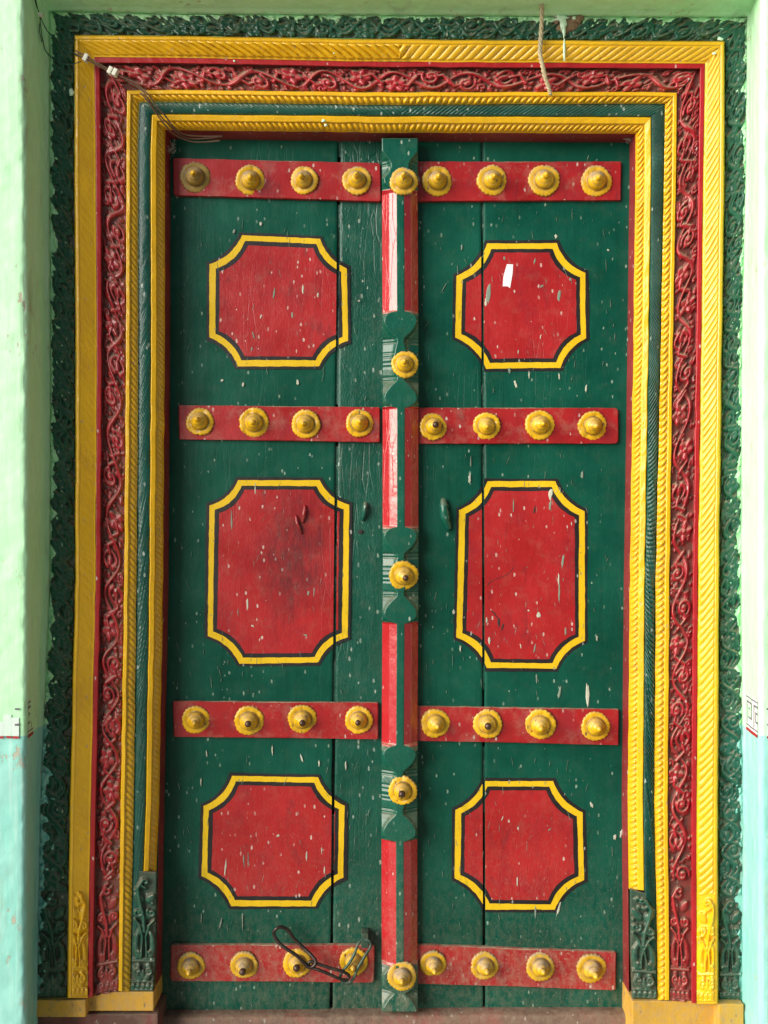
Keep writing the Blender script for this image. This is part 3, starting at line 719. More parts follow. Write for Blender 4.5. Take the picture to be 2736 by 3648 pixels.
for leaf, segs, ua, ub in ((leafL, ((478, 560), (730, 1445), (1590, 2500), (2900, 3100)), 1213, 1184), (leafR, ((478, 1450), (1590, 2060), (2150, 2460), (2660, 2900)), 1720, 1728)):
    for (v0, v1) in segs:                # old paint bridging the joint
        G_ = []
        for v in np.arange(v0, v1 + 1, 9.0):
            uc_ = np.interp(v, [500, 3590], [ua, ub]) - 5; hh = -.0035 - .010 * max(0, smooth_noise(v / 60, 77) - .55); G_.append([tuple(P(uc_ + k, v, hh + (abs(k) < 4) * -.0012)) for k in (-9, -3.5, 0, 3.5, 9)])
        G_ = np.array(G_); mesh_obj('seam_filler', G_.reshape(-1, 3), grid_faces(G_.shape[0], 5, True), [M['greenrough']], leaf, True)
mbk = slab('backing_batten', P(1380, 0, 0)[0], P(1470, 0, 0)[0], .036, .05, P(0, 3625, 0)[2], P(0, 478, 0)[2], M['maroon'], leafR)

def strap(leaf, tl, tr, br, bl, rnd_r=8):
    """flat timber strap across the planks, corners softened"""
    c = [np.array(p, float) for p in (tl, tr, br, bl)]; out = []
    for i in range(4):
        p, a_, b_ = c[i], c[i - 1], c[(i + 1) % 4]; da = (a_ - p) / np.linalg.norm(a_ - p); db = (b_ - p) / np.linalg.norm(b_ - p)
        for k in range(5):
            t = k / 4; out.append(p + da * rnd_r * (1 - t) ** 2 + db * rnd_r * t ** 2)
        L_ = np.linalg.norm(b_ - p); n = max(2, int(L_ / 30))
        for k in range(1, n):
            q = p + (b_ - p) * k / n; nrm = np.array([db[1], -db[0]]); out.append(q + nrm * (rnd.random() - .5) * 1.6)
    o_ = np.array(out); n = len(o_); cen = o_.mean(0)
    ins = o_ + (cen - o_) / np.linalg.norm(cen - o_, axis=1)[:, None] * 3.0
    H1 = .0105
    def W_(a_, y): p = P(a_[:, 0], a_[:, 1], H1); p[:, 1] = -y; return p
    V = np.concatenate([W_(o_, -.001), W_(o_, H1 - .0020), W_(ins, H1)])
    F = [(i, (i + 1) % n, n + (i + 1) % n, n + i) for i in range(n)] + [(n + i, n + (i + 1) % n, 2 * n + (i + 1) % n, 2 * n + i) for i in range(n)] + [tuple(2 * n + i for i in range(n))]
    mb = MB(); mb.add(V, F); return mb.build('strap', [M['red']], leaf)
SL = [((615, 563), (1355, 580), (1357, 717), (618, 695), 9), ((636, 1443), (1353, 1450), (1353, 1575), (637, 1565), 5),
      ((615, 2498), (1347, 2504), (1347, 2634), (618, 2625), 5), ((608, 3366), (1335, 3368), (1333, 3501), (607, 3495), 12)]
SR = [((1475, 575), (2214, 575), (2212, 713), (1475, 717), 4), ((1475, 1452), (2203, 1453), (2203, 1580), (1475, 1581), 14),
      ((1475, 2516), (2205, 2527), (2204, 2655), (1475, 2639), 4), ((1475, 3366), (2196, 3393), (2194, 3528), (1475, 3504), 7)]
for q in SL: strap(leafL, *q)
for q in SR: strap(leafR, *q)

# painted octagonal panels
def panel(leaf, pts, seam, seed):
    pts = [np.array(p, float) for p in pts]; cen = sum(pts) / 8; r = random.Random(seed)
    sags = [.10 + .025 * r.random() for _ in range(8)]
    def inn(p, q):
        n_ = np.array([-(q - p)[1], (q - p)[0]]); n_ /= np.linalg.norm(n_); return n_ if np.dot(n_, cen - (p + q) / 2) > 0 else -n_
    def outline(d, sd):
        """the eight-cornered outline moved inwards by d: straight sides and hollow corners"""
        cs = []
        for i in range(8):
            p, a_, b_ = pts[i], pts[i - 1], pts[(i + 1) % 8]; d1 = (a_ - p) / np.linalg.norm(a_ - p); d2 = (b_ - p) / np.linalg.norm(b_ - p)
            n1, n2 = inn(a_, p), inn(p, b_)
            if (i - 1) % 2 == 1: t = d1 + n1 * 4 * sags[i - 1]; d1 = t / np.linalg.norm(t)
            else: t = d2 + n2 * 4 * sags[i]; d2 = t / np.linalg.norm(t)
            m1 = np.array([-d1[1], d1[0]]); m1 = m1 if np.dot(m1, n1) > 0 else -m1
            m2 = np.array([-d2[1], d2[0]]); m2 = m2 if np.dot(m2, n2) > 0 else -m2
            b = m1 + m2; b /= np.linalg.norm(b); cs.append(p + b * d / max(.6, np.dot(b, m1)) + np.array([r.uniform(-1.2, 1.2), r.uniform(-1.2, 1.2)]))
        out = []
        for i in range(8):
            p, q = cs[i], cs[(i + 1) % 8]; arc = i % 2 == 1; n = 12 if arc else max(5, int(np.linalg.norm(q - p) / 20)); nr = inn(p, q)
            sg = np.linalg.norm(q - p) * sags[i] if arc else r.uniform(-1, 1.5)
            for k in range(n):
                t = k / n; out.append(p + (q - p) * t + nr * (sg * 4 * t * (1 - t) + (r.uniform(-.9, .9) if k else 0)))
        return np.array(out)
    mb = MB()
    for k, (d, m_) in enumerate(((-10.5, 1), (0, 0), (20.5, 1), (34.5, 2))):
        l = outline(d, k); n = len(l); hh = .0014 + .00022 * k
        V = np.concatenate([P(l[:, 0], l[:, 1], -.001 if k == 0 else hh - .0004), P(l[:, 0], l[:, 1], hh)])
        mb.add(V, [(i, (i + 1) % n, n + (i + 1) % n, n + i) for i in range(n)] + [tuple(n + i for i in range(n))], m_)
    H = .0018
    o = mb.build('painted_panel', [M['yellow_line'], M['black'], M['redfield']], leaf)
    # cut through along the seam between the planks
    bm = bmesh.new(); bm.from_mesh(o.data); oc = WLOC[o.name]; bmesh.ops.triangulate(bm, faces=bm.faces)
    for s in (0, 1):
        a_, b_ = P(seam[0][s], 500, H), P(seam[1][s], 3590, H); nrm = Vector((b_[2] - a_[2], 0, -(b_[0] - a_[0]))).normalized()
        bmesh.ops.bisect_plane(bm, geom=bm.verts[:] + bm.edges[:] + bm.faces[:], plane_co=Vector(a_) - oc, plane_no=nrm, dist=1e-6)
    dead = []
    for f in bm.faces:
        c = f.calc_center_median() + oc; v = 1824 - (c.z - ZC) / S / ((D - H) / D); u = 1368 + c.x / S / ((D - H) / D)
        a_ = np.interp(v, [500, 3590], [seam[0][0], seam[1][0]]); b_ = np.interp(v, [500, 3590], [seam[0][1], seam[1][1]])
        if a_ < u < b_: dead.append(f)
    bmesh.ops.delete(bm, geom=dead, context='FACES'); bm.to_mesh(o.data); bm.free()
SEL, SER = ((1203, 1214), (1175, 1185)), ((1713, 1722), (1721, 1730))
PL = [[(861, 838), (1141, 850), (1236, 955), (1240, 1215), (1137, 1305), (846, 1304), (746, 1203), (747, 942)],
      [(847, 1711), (1139, 1711), (1244, 1798), (1238, 2271), (1133, 2360), (852, 2364), (739, 2265), (746, 1801)],
      [(826, 2763), (1132, 2769), (1228, 2870), (1224, 3127), (1123, 3228), (823, 3228), (717, 3122), (724, 2872)]]
PR = [[(1736, 866), (1983, 865), (2086, 973), (2089, 1205), (1997, 1311), (1732, 1314), (1622, 1203), (1627, 982)],
      [(1736, 1715), (1979, 1715), (2083, 1821), (2083, 2283), (1981, 2383), (1734, 2381), (1626, 2270), (1636, 1818)],
      [(1724, 2781), (1971, 2782), (2076, 2894), (2082, 3135), (1976, 3242), (1729, 3240), (1619, 3130), (1622, 2885)]]
for i, q in enumerate(PL): panel(leafL, q, SEL, 100 + i * 7)
for i, q in enumerate(PR): panel(leafR, q, SER, 150 + i * 7)

# centre rail: square bar with stopped chamfers, left plain at the turned blocks
def rail():
    vt, vb = 503, 3589; vv = np.arange(vt, vb + 1, 2.2); nb = 61; t = np.linspace(-1, 1, nb)
    uc = np.interp(vv, [503, 1300, 2050, 2810, 3589], [1424, 1427, 1427, 1423, 1424]); hw = 64
    w = np.full(len(vv), 12.0); grv = np.zeros(len(vv)); green = np.zeros(len(vv)); cove = np.zeros(len(vv))
    for vc in (1284, 2047, 2819):
        d = np.abs(vv - vc); prof = np.interp(d, [0, 45, 62, 74, 84, 95, 108, 122, 136, 150, 160, 167, 172], [26, 16, 12, 14, 23, 35, 46, 54, 58, 55, 46, 32, 12])
        w = np.where(d < 173, prof, w); green = np.where(d < 166, 1, green)
        for g in (62, 74): grv += np.exp(-((d - g) / 3.2) ** 2)
        for g in (10, 24): grv += .6 * np.exp(-((d - g) / 3.5) ** 2)
        cove = np.where(d < 130, 1, cove)
    # head and foot blocks
    d = vv - 503; pr = np.interp(d, [0, 45, 62, 80, 100, 120, 140, 158, 170, 182, 190], [63, 63, 50, 36, 30, 40, 56, 54, 40, 22, 12]); w = np.where(d < 190, pr, w); green = np.where(d < 176, 1, green)
    for g in (76, 88): grv += np.exp(-((d - g) / 3.2) ** 2) * (d < 130)
    d = 3589 - vv; pr = np.interp(d, [0, 12, 40, 62, 78, 100, 130, 148, 158, 165], [60, 58, 40, 20, 46, 58, 56, 40, 22, 12]); w = np.where(d < 165, pr, w); green = np.where(d < 156, 1, green)
    for g in (62, 72): grv += np.exp(-((d - g) / 3.2) ** 2)
    TOP = .046; x = t[None, :] * hw
    over = np.clip(np.abs(x) - w[:, None], 0, None)
    maxo = hw - 12
    slope = .030 / maxo
    drop = np.where(green[:, None] > .5, np.minimum(.006 * (1 - np.exp(-over / 5)) + over * S * .52, .03), np.minimum(over, 27) * S * math.tan(math.radians(30)) + np.clip(over - 27, 0, None) * S * math.tan(math.radians(46)))
    drop = drop - 0
    # end stops where the chamfer dies against the block: steep little facet
    H = TOP - drop - grv[:, None] * .0035 * (over > .5)
    H = blur(H, 1)
    H += (fbm(vv[:, None] / 30, t[None, :] * 3, 91, 3) - .5) * .0012
    edge = np.abs(t) > .97
    U = uc[:, None] + x
    # square sides: keep world x of the arris, drop to the planks
    W_ = P(U, vv[:, None], TOP * .6 + 0 * U); W_[..., 1] = -H
    L_ = W_[:, :1].copy(); R__ = W_[:, -1:].copy(); L_[..., 1] = 0.002; R__[..., 1] = 0.002
    G_ = np.concatenate([L_, W_, R__], 1)
    top = G_[:1].copy(); bot = G_[-1:].copy(); top[..., 1] = .002; bot[..., 1] = .002; G_ = np.concatenate([top, G_, bot], 0)
    red = (over > 1.0) & (green[:, None] < .5)
    red_full = np.zeros(G_.shape[:2], int); red_full[1:-1, 1:-1] = red; red_full[1:-1, 0] = red[:, 0]; red_full[1:-1, -1] = red[:, -1]
    mi = red_full[:-1, :-1]
    return mesh_obj('centre_rail', G_.reshape(-1, 3), grid_faces(*G_.shape[:2], True), [M['rail_green'], M['rail_red']], leafR, True, mi.ravel())
rail()

# studs: scalloped washer, domed boss and a finial tip
def stud_mesh(seed, r=.0322):
    rg = random.Random(seed); n = 88; sc = rg.choice((20, 22, 24))
    prof = [(1.0, -.001), (1.0, .0022), (.965, .0042), (.88, .0052), (.76, .0056), (.66, .0050), (.63, .0060), (.615, .0100), (.575, .0145), (.49, .0188), (.41, .0215), (.385, .0218), (.36, .0238), (.29, .0262), (.22, .0278), (.17, .0290), (.155, .030)]
    V = []; ph = rg.random() * 6; k1, k2 = rg.random() * .03, rg.random() * 6
    nick = rg.random() * 6.28
    for (q, h) in prof:
        for i in range(n):
            an = 2 * math.pi * i / n; s_ = 1
            if q > .84:
                s_ = 1 + (.055 * abs(math.sin(an * sc / 2 + ph)) + .022 * math.sin(an * 3 + k2) + .012 * math.sin(an * 7 + ph)) * (q - .84) / .16
                if abs((an - nick + 3.14) % 6.28 - 3.14) < .09: s_ -= .06 * (q - .84) / .16
            rr = r * q * s_ * (1 + (0 if q > .7 else .015 * math.sin(an * 2 + k2)))
            V.append((rr * math.cos(an), -(h + .0005 * math.sin(an * 5 + ph) * (q > .8)), rr * math.sin(an)))
    dn = [(rg.random() * 6.28, rg.uniform(.3, .95), rg.uniform(.0008, .0022)) for _ in range(6)]
    V = [(x, y + sum(d_ * math.exp(-((x - r * q_ * math.cos(t_)) ** 2 + (z - r * q_ * math.sin(t_)) ** 2) / (.006 ** 2)) for t_, q_, d_ in dn), z) for x, y, z in V]
    V.append((0, -.0302, 0)); m = len(prof)
    F = [(j * n + i, j * n + (i + 1) % n, (j + 1) * n + (i + 1) % n, (j + 1) * n + i) for j in range(m - 1) for i in range(n)] + [((m - 1) * n + i, (m - 1) * n + (i + 1) % n, m * n) for i in range(n)]
    return V, F
def tip_mesh(k):
    n = 20; prof = [(.0054, 0), (.0054, .0012), (.0046, .0022), (.0056, .0042), (.0060, .0062), (.0050, .0088), (.0034, .0112), (.0016, .0128)] if k == 0 else [(.0062, 0), (.0066, .002), (.0064, .0045), (.0052, .0068), (.0032, .0082), (.001, .0086)]
    V = [(r * math.cos(2 * math.pi * i / n), -h, r * math.sin(2 * math.pi * i / n)) for r, h in prof for i in range(n)] + [(0, -prof[-1][1] - .0006, 0)]
    m = len(prof); F = [(j * n + i, j * n + (i + 1) % n, (j + 1) * n + (i + 1) % n, (j + 1) * n + i) for j in range(m - 1) for i in range(n)] + [((m - 1) * n + i, (m - 1) * n + (i + 1) % n, m * n) for i in range(n)]
    return V, F
def grime(me, r=.0322):
    at = me.attributes.new('dust', 'FLOAT', 'POINT'); rg = random.Random(len(me.vertices))
    for i, v in enumerate(me.vertices):
        q = math.hypot(v.co.x, v.co.z) / r
        at.data[i].value = max(math.exp(-((q - .64) / .035) ** 2) * .9, math.exp(-((q - .40) / .022) ** 2) * .6, .6 if q > .97 and v.co.y > -.003 else 0, math.exp(-((q - .165) / .03) ** 2) * .9)
    return me
def raw_mesh(name, VF, mat):
    me = bpy.data.meshes.new(name); me.from_pydata(VF[0], [], VF[1]); me.materials.append(mat)
    me.polygons.foreach_set('use_smooth', np.ones(len(me.polygons), dtype=bool))
    bm = bmesh.new(); bm.from_mesh(me); bmesh.ops.recalc_face_normals(bm, faces=bm.faces); bm.to_mesh(me); bm.free(); return me
SM = [grime(raw_mesh('stud', stud_mesh(s), M['stud'])) for s in range(9)]; SMD = [grime(raw_mesh('stud', stud_mesh(s + 19), M['stud_dusty'])) for s in range(9)]
SMB = [grime(raw_mesh('stud', stud_mesh(41), M['stud_brown']))]
TM = [raw_mesh('stud_tip', tip_mesh(0), M['stud']), raw_mesh('stud_tip', tip_mesh(1), M['tip_rust'])]
def stud(leaf, u, v, r, h, rust=False, dusty=False):
    rg = random.Random(int(u * 7 + v)); me = rg.choice(SMB if (u, v) == (694, 629) else SMD if dusty else SM); o = bpy.data.objects.new('stud', me)
    p = P(u, v, h + .006); loc = Vector((p[0], -h, p[2])); link(o, leaf, loc); sc = r / 49.5
    o.scale = (sc, 1.0 + .1 * (rg.random() - .5), sc); rot = (rg.random() - .5) * .26, rg.random() * 6.28, (rg.random() - .5) * .26
    # tilt a little, spin about the axis
    from mathutils import Euler, Matrix
    mat = Euler((rot[0], 0, rot[2])).to_matrix() @ Matrix.Rotation(rot[1], 3, 'Y'); o.rotation_euler = mat.to_euler()
    if dusty or rust: o['label'] = ('dusty ' if dusty else '') + 'yellow stud' + (' with bare brown tip' if rust else '')
    t = bpy.data.objects.new('stud_tip', TM[1 if rust else 0]); COL.objects.link(t); t.parent = o; t.location = (0, -.0296, 0); s2 = 1.0 + .25 * rg.random(); t.scale = (s2, s2, s2)
HS = .0105
for (u, v, r, ru) in ((694, 629, 52, 0), (891, 640, 51, 0), (1083, 640, 48, 0), (1271, 641, 50, 0)): stud(leafL, u, v, r, HS, ru, True)
for (u, v, r, ru) in ((711, 1502, 48, 0), (904, 1504, 51, 0), (1089, 1510, 50, 0), (1281, 1507, 48, 0)): stud(leafL, u, v, r, HS, ru)
for (u, v, r, ru) in ((696, 2565, 48, 0), (886, 2568, 51, 1), (1076, 2562, 50, 1), (1278, 2566, 48, 1)): stud(leafL, u, v, r, HS, ru)
for (u, v, r, ru) in ((679, 3443, 48, 0), (869, 3440, 48, 1), (1058, 3434, 49, 1), (1260, 3428, 49, 0)): stud(leafL, u, v, r, HS, ru, u < 900)
for (u, v, r, ru) in ((1557, 643, 52, 0), (1753, 640, 52, 0), (1939, 640, 54, 0), (2126, 643, 53, 0)): stud(leafR, u, v, r, HS, ru, True)
for (u, v, r, ru) in ((1543, 1520, 47, 1), (1734, 1517, 47, 0), (1924, 1513, 51, 0), (2112, 1516, 50, 0)): stud(leafR, u, v, r, HS, ru)
for (u, v, r, ru) in ((1551, 2578, 50, 0), (1738, 2580, 50, 1), (1926, 2582, 53, 0), (2123, 2589, 50, 0)): stud(leafR, u, v, r, HS, ru)
for (u, v, r, ru) in ((1543, 3435, 46, 0), (1727, 3443, 48, 0), (1926, 3447, 49, 0), (2108, 3452, 52, 0)): stud(leafR, u, v, r, HS, ru, True)
for (u, v, r, ru) in ((1438, 644, 48, 0), (1443, 1297, 46, 0), (1438, 2050, 50, 1), (1435, 2818, 49, 1), (1432, 3480, 49, 0)): stud(leafR, u, v, r, .044, ru, v in (644, 3480))

# dried spatter, drips and scars on the leaves
def spatter(leaf, u0, u1, seed, n, extra):
    global rnd
    rnd = random.Random(seed); mb = MB(); rails = SL if leaf is leafL else SR
    cl = [(rnd.uniform(u0, u1), 520 + 3050 * (rnd.random() ** .8), rnd.uniform(15, 90)) for _ in range(34)]
    for i in range(n):
        cu, cv, cr = rnd.choice(cl); u = cu + rnd.gauss(0, cr); v = cv + rnd.gauss(0, cr * 1.4); b_ = rnd.random()
        if rnd.random() < .2: u = rnd.uniform(u0, u1); v = rnd.uniform(3230, 3585)
        if not (u0 < u < u1 and 510 < v < 3585): continue
        r = math.exp(rnd.gauss(-.30, .6)); st = rnd.choice((1, 1, 1.5, 3, 6, 9)); r = min(r, 4.0) * (.6 if st > 2 else 1); b_ = 1 if st > 4 else b_
        on = any(q[0][0] < u < q[1][0] and q[0][1] + 4 < v < q[2][1] - 4 for q in rails)
        if any(abs(v - (q[0][1] + q[2][1]) / 2) < 78 for q in rails) and not on: continue
        if on and any(math.hypot(u - a_, v - c_) < 60 for a_ in range(680, 2200, 10) for c_ in (640, 1510, 2570, 3440) if rnd.random() < .02): continue
        blob(mb, u, v, .0104 if on else .0022, r * .8, r * .8 * st, .0005, 0 if b_ < .45 else 1, rnd.choice((5, 6, 8)), .7, rnd.uniform(-.3, .3))
    for k in range(170):                  # hair scratches and old drips
        u = rnd.uniform(u0, u1); v = rnd.uniform(740, 3340)
        if any(q[0][1] - 45 < v < q[2][1] + 40 for q in rails): continue
        blob(mb, u, v, .0022, rnd.uniform(.5, .9), rnd.uniform(5, 20), .0002, 1, 6, .5, rnd.gauss(0, .22))
    for (u, v, a_, b_, t_, m) in extra: blob(mb, u, v, .0022, a_ * .8, b_ * .9, .0006, m, 11, .3, t_)
    o = mb.build('dried_spatter', [M['spat'], M['spat2']], leaf); o['kind'] = 'stuff'
spatter(leafL, 625, 1345, 5, 230, [(930, 797, 6, 8, 0, 0), (834, 825, 6, 10, .4, 1), (976, 1045, 5, 22, .1, 1), (1079, 1030, 4.5, 19, 0, 0), (1132, 1050, 5, 11, .1, 0), (930, 1127, 4, 10, .3, 0),
    (1041, 1122, 5, 13, 0, 1), (903, 1195, 4, 14, -.3, 1), (897, 1243, 4, 9, .2, 1), (866, 1371, 5, 9, .3, 0), (1061, 1362, 6, 12, -.2, 0), (1279, 1072, 6, 4, 0, 0), (791, 1355, 6, 5, .6, 0),
    (825, 1855, 4, 38, 0, 1), (909, 1742, 3, 20, 0, 0), (881, 2150, 4.5, 30, 0, 0), (848, 2180, 2, 20, 0, 1), (1098, 2113, 5, 10, .2, 1), (1119, 2110, 2, 20, .1, 1), (1088, 2262, 9, 4, .1, 1), (900, 2230, 7, 4, .3, 0),
    (736, 2685, 3, 18, -.1, 0), (970, 2672, 3, 20, 0, 0), (1075, 2702, 4, 16, -.3, 0), (1137, 2720, 3.5, 14, 0, 0), (1232, 2725, 3.5, 18, 0, 0), (716, 2785, 3, 20, 0, 0), (803, 3090, 5, 36, .1, 0), (868, 3060, 3, 22, 0, 1),
    (1092, 3050, 4, 20, .05, 0), (1146, 3030, 3, 18, 0, 0), (1156, 3100, 3, 16, 0, 0), (990, 2977, 9, 5, -.3, 0), (786, 3290, 4, 24, .3, 1), (864, 3280, 3, 40, 0, 1), (717, 3270, 3, 20, 0, 1), (884, 3060, 2, 40, 0, 1)])
spatter(leafR, 1495, 2195, 9, 260, [(1740, 1045, 10, 40, .12, 1), (1731, 1075, 6, 18, 0, 0), (1992, 1055, 7, 24, .1, 1), (1905, 930, 4, 16, .2, 1), (1797, 920, 4, 10, 0, 1), (1930, 1020, 12, 5, -.4, 1), (2032, 995, 6, 8, -.5, 1),
    (1645, 880, 4, 11, 0, 1), (1980, 843, 6, 8, 0, 0), (2167, 891, 5, 4, 0, 0), (1926, 1200, 3, 10, .2, 0), (1846, 1253, 3, 9, 0, 0), (1815, 1320, 6, 12, 0, 1), (1885, 1335, 4, 14, 0, 0), (1838, 1370, 6, 16, -.3, 0), (2088, 1385, 4, 16, .1, 0), (1992, 1340, 4, 12, 0, 0),
    (1677, 1645, 3, 24, 0, 1), (1673, 1705, 6, 17, .1, 0), (2074, 1692, 6, 16, 0, 1), (1961, 1760, 10, 26, .1, 0), (1960, 1800, 5, 24, .1, 1), (1829, 1800, 3, 30, 0, 1), (2036, 1865, 3, 9, 0, 0), (2005, 2000, 6, 30, .1, 1), (1990, 2060, 4, 26, 0, 0),
    (1992, 2110, 4, 50, 0, 1), (1918, 2193, 10, 13, 0, 0), (1743, 2283, 6, 18, 0, 0), (1734, 2210, 4, 12, 0, 0), (1905, 2310, 4, 22, .2, 1), (1855, 2302, 3, 10, -.2, 0), (2015, 2250, 5, 20, 0, 1), (1883, 2175, 5, 4, 0, 0), (2095, 2470, 9, 44, 0, 0), (1993, 2470, 6, 24, .2, 1),
    (1912, 2415, 4, 18, 0, 1), (2127, 2275, 4, 10, 0, 0), (1617, 2180, 6, 10, 0, 0), (1640, 2310, 4, 14, 0, 0), (1843, 3140, 3, 22, 0, 0), (1990, 3240, 5, 28, .3, 0), (1908, 3250, 4, 22, 0, 1), (2108, 2868, 6, 12, -.4, 0), (2190, 2982, 7, 11, 0, 0), (2213, 2970, 6, 20, .2, 0), (1790, 2915, 3, 10, .4, 0), (1958, 2955, 3, 10, .8, 1)])
# thin white patch on the upper right panel
mb = MB(); q = [(1806, 941), (1828, 942), (1826, 975), (1817, 1026), (1808, 1020), (1791, 1020), (1793, 985)]
n = len(q); V = [P(u, v, .0016) for u, v in q] + [P(u, v, .0026) for u, v in q]
mb.add(V, [(i, (i + 1) % n, n + (i + 1) % n, n + i) for i in range(n)] + [tuple(n + i for i in range(n))]); mb.build('white_patch', [M['white']], leafR)
# cut stubs of old rings, painted over, and gouges
rnd = random.Random(4)
def stub(leaf, pts, m, w=7, hh=.012):
    mb = MB(); mb.tube(catmull([P(u, v, h) for u, v, h in pts], 5), [w * S * (.55 + .6 * math.sin(math.pi * (i + 1) / (5 * (len(pts) - 1) + 2))) for i in range(5 * (len(pts) - 1) + 1)], 0, False, 8, .3)
    mb.build('hasp_stub', [m], leaf, True)
stub(leafR, [(1578, 1778, .004), (1582, 1810, .012), (1588, 1850, .010), (1600, 1884, .003)], M['rail_green'], 15)
stub(leafL, [(1303, 1790, .003), (1300, 1815, .009), (1292, 1855, .002)], M['greenrough'], 8)
stub(leafL, [(1088, 1800, .002), (1084, 1830, .007), (1077, 1862, .002)], M['redfield'], 7)
stub(leafL, [(1054, 1835, .002), (1062, 1870, .007), (1076, 1902, .002)], M['redfield'], 6)
M['gouge'] = paint('dark_gouge', (.03, .02, .02), .8, .4, 0, .5, 0)
for (lf, u, v, a_, b_, t_) in ((leafL, 1283, 1895, 8, 7, 0), (leafR, 1777, 2215, 4, 18, 0), (leafR, 1762, 2188, 2.5, 20, -.7), (leafR, 1790, 2235, 3, 12, .3), (leafR, 1904, 1815, 3, 16, .1)):
    mb = MB(); blob(mb, u, v, .0024, a_, b_, .0006, 0, 9, .4, t_); mb.build('gouge', [M['gouge']], lf)
mb = MB(); mb.tube(catmull([P(u, v, .0021) for u, v in ((1735, 2085), (1760, 2065), (1790, 2055), (1815, 2040), (1830, 2020))], 5), .0006, 0, False, 5)
mb.build('scratch', [M['gouge']], leafR)

# ------------------------------------------------------------------ chain
chain = thing('door_chain', 'rusty iron chain of three long links hanging over the bottom left strap', 'chain', P(1300, 3370, .012))
c6 = lambda x, y, h: P(900 + x * .3014, 3150 + y * .3014, h)
def ln(pts, r, m, label=None):
    mb = MB(); mb.tube(catmull([c6(*p) for p in pts], 6, True), r, 0, True, 10, .12); o = mb.build('link', [m], chain, True)
    if label: o['label'] = label
ln([(1300, 655, .030), (1375, 668, .034), (1392, 740, .036), (1320, 860, .044), (1245, 990, .046), (1200, 1100, .043), (1145, 1160, .040), (1080, 1160, .038), (1035, 1110, .038), (1060, 1030, .042), (1130, 950, .044), (1200, 830, .042), (1245, 710, .034)], .0033, M['irong'], 'green painted link')
ln([(1140, 1095, .048), (1120, 1060, .050), (1040, 1025, .050), (900, 985, .050), (780, 945, .048), (700, 915, .046), (660, 935, .046), (690, 980, .048), (800, 1020, .052), (920, 1070, .053), (1030, 1118, .052), (1110, 1128, .050)], .0036, M['iron'])
ln([(250, 590, .034), (275, 530, .036), (340, 505, .034), (420, 545, .030), (495, 650, .030), (600, 750, .036), (690, 835, .044), (745, 905, .050), (725, 965, .052), (660, 980, .052), (595, 915, .050), (510, 835, .047), (400, 765, .043), (310, 690, .038)], .0040, M['iron'], 'longest link, standing off the strap')
# staple it hangs from belongs to the leaf
mb = MB(); a_, b_ = P(1287, 3326, .034), P(1312, 3378, .034)
mb.box([(a_[0], 0, b_[2]), (b_[0], 0, b_[2]), (b_[0], 0, a_[2]), (a_[0], 0, a_[2]), (a_[0], -.034, b_[2]), (b_[0], -.034, b_[2]), (b_[0], -.034, a_[2]), (a_[0], -.034, a_[2])])
mb.build('staple', [M['irong']], leafL, bevel=.0015)

# ------------------------------------------------------------------ cables and rope
cab = thing('wall_cable', 'thin brown twin cable with white clips crossing the top left corner of the frame', 'cable', P(420, 280, .13))
path = [(262, 190, .131), (308, 212, .134), (355, 238, .128), (405, 264, .122), (455, 290, .118), (500, 318, .116), (528, 352, .112), (556, 392, .104), (585, 425, .096), (615, 460, .080), (650, 484, .058), (700, 495, .045), (790, 490, .042)]
for k, (du, dv, m) in enumerate(((0, 0, 'wire'), (5, -6, 'wire'), (-3, 8, 'wire'))):
    mb = MB(); pp = [(u + du + rnd.uniform(-4, 4), v + dv * (1 + .5 * rnd.random()) + rnd.uniform(-3, 3), h + .002 * k) for u, v, h in path]
    if k == 2: pp = pp[5:]
    mb.tube(catmull([P(*p) for p in pp], 6), .0017, 0, False, 7, .15); mb.build('strand', [M[m]], cab, True)
for (u, v) in ((309, 211), (396, 256), (413, 263)):
    mb = MB(); q = P(u, v, .128); w, hh = .0045, .0080; dx, dz = math.cos(.45), math.sin(.45)
    def pt(a_, b_, y): return (q[0] + a_ * dx + b_ * dz, y, q[2] - a_ * dz + b_ * dx)
    mb.box([pt(-w, -hh, -.125), pt(w, -hh, -.125), pt(w, hh, -.125), pt(-w, hh, -.125), pt(-w, -hh, -.140), pt(w, -hh, -.140), pt(w, hh, -.140), pt(-w, hh, -.140)])
    mb.build('clip', [M['clip']], cab, bevel=.0018)
gw = thing('green_wire', 'loose dark green wires drooping beside the top left corner of the frame', 'wire', P(160, 120, .12))
for pts in ([(118, -30, .19), (128, 15, .175), (140, 50, .165), (145, 95, .155), (152, 140, .150), (165, 185, .145), (205, 220, .140), (250, 230, .138), (290, 218, .136)],
            [(140, 52, .165), (160, 95, .150), (180, 122, .140), (225, 146, .138), (272, 142, .136)],
            [(212, 132, .138), (216, 160, .138), (232, 182, .138), (262, 190, .136), (275, 200, .134)],
            [(122, -30, .192), (134, 30, .172), (143, 70, .160), (140, 105, .156), (150, 150, .152)]):
    mb = MB(); mb.tube(catmull([P(*p) for p in pts], 6), .0011, 0, False, 6); mb.build('strand', [M['wireg']], gw, True)
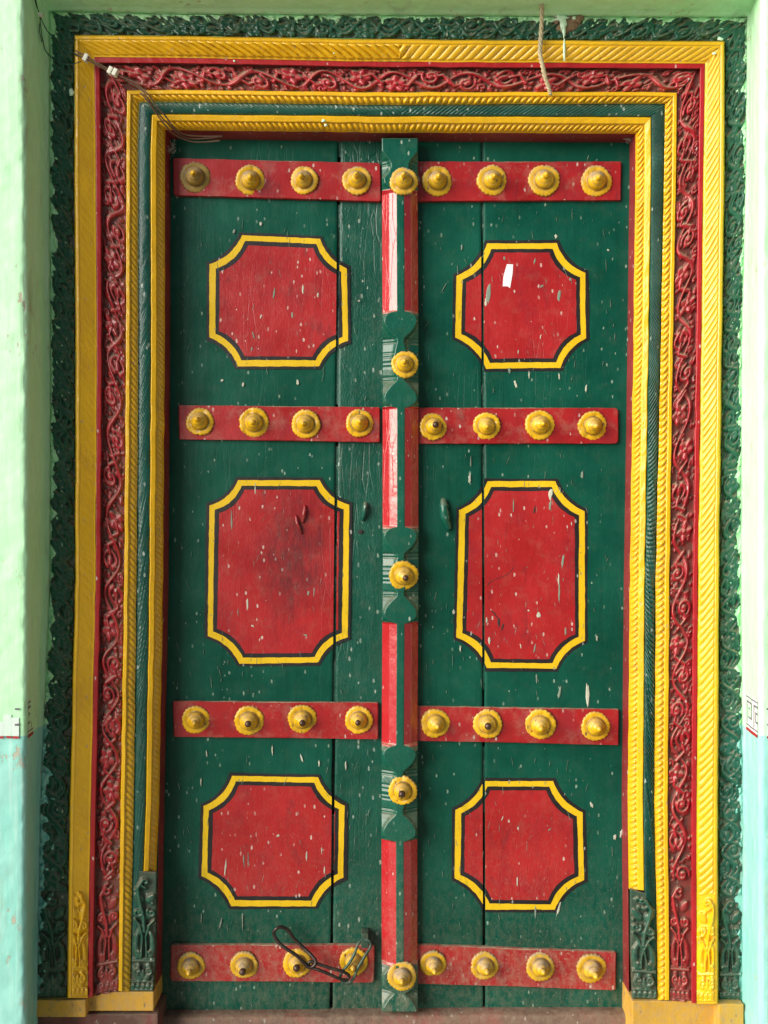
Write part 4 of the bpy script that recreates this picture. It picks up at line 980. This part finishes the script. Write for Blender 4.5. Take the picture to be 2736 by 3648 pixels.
mb = MB(); q = P(142, 54, .165); mb.box([(q[0] - .003, -.160, q[2] - .003), (q[0] + .006, -.160, q[2] - .003), (q[0] + .006, -.160, q[2] + .004), (q[0] - .003, -.160, q[2] + .004)] + [(q[0] - .003, -.170, q[2] - .003), (q[0] + .006, -.170, q[2] - .003), (q[0] + .006, -.170, q[2] + .004), (q[0] - .003, -.170, q[2] + .004)]); mb.build('clip', [M['clip']], gw, bevel=.001)
rp = thing('hanging_rope', 'frayed beige rope end hanging from above the door over the frame, right of centre', 'rope', P(1930, 0, .15))
cen = catmull([P(*p) for p in ((1931, -120, .16), (1930, 0, .150), (1930, 70, .142), (1926, 140, .139), (1924, 190, .137), (1932, 230, .132), (1942, 275, .124), (1955, 315, .116), (1962, 338, .112))], 14)
for k in range(3):
    mb = MB(); pts = []
    for i, c in enumerate(cen):
        q = i * .42 + k * 2.094; f = i / len(cen); rr = .0026 * (1 + .5 * max(0, f - .6)); pts.append(c + Vector((math.cos(q) * rr, math.sin(q) * rr, 0)))
    mb.tube(pts, [.0026 * (1 - .55 * max(0, (i / len(cen) - .7) / .3)) for i in range(len(cen))], 0, False, 7, .35); mb.build('strand', [M['rope']], rp, True)
mb = MB()
for k in range(70):
    i = rnd.randint(5, len(cen) - 2); c = cen[i]; d = Vector((rnd.uniform(-1, 1), rnd.uniform(-.8, .2), rnd.uniform(-1, .3))).normalized() * rnd.uniform(.004, .010)
    mb.tube([c, c + d * .5 + Vector((0, 0, -.001)), c + d], .00022, 0, False, 3)
o = mb.build('fraying_fibres', [M['rope']], rp); o['kind'] = 'stuff'
# dusty cobweb clots in the corners of the opening
for (u, v, lb) in ((612, 532, 'pale cobweb clot in the top left corner of the door opening'), (2243, 490, 'dusty cobweb clot in the top right corner of the door opening')):
    mb = MB(); c = Vector(P(u, v, .022))
    for k in range(60):
        p = c + Vector((rnd.gauss(0, .006), rnd.gauss(0, .006), rnd.gauss(0, .007))); d = Vector((rnd.gauss(0, 1), rnd.gauss(0, 1), rnd.gauss(0, 1.4))).normalized() * rnd.uniform(.004, .016)
        mb.tube([p, p + d * .6 + Vector((0, 0, -.001)), p + d], .0003, 0, False, 3)
    tag(mb.build('cobweb', [M['web']]), lb, 'cobweb', 'cobwebs in the corners of the door opening')
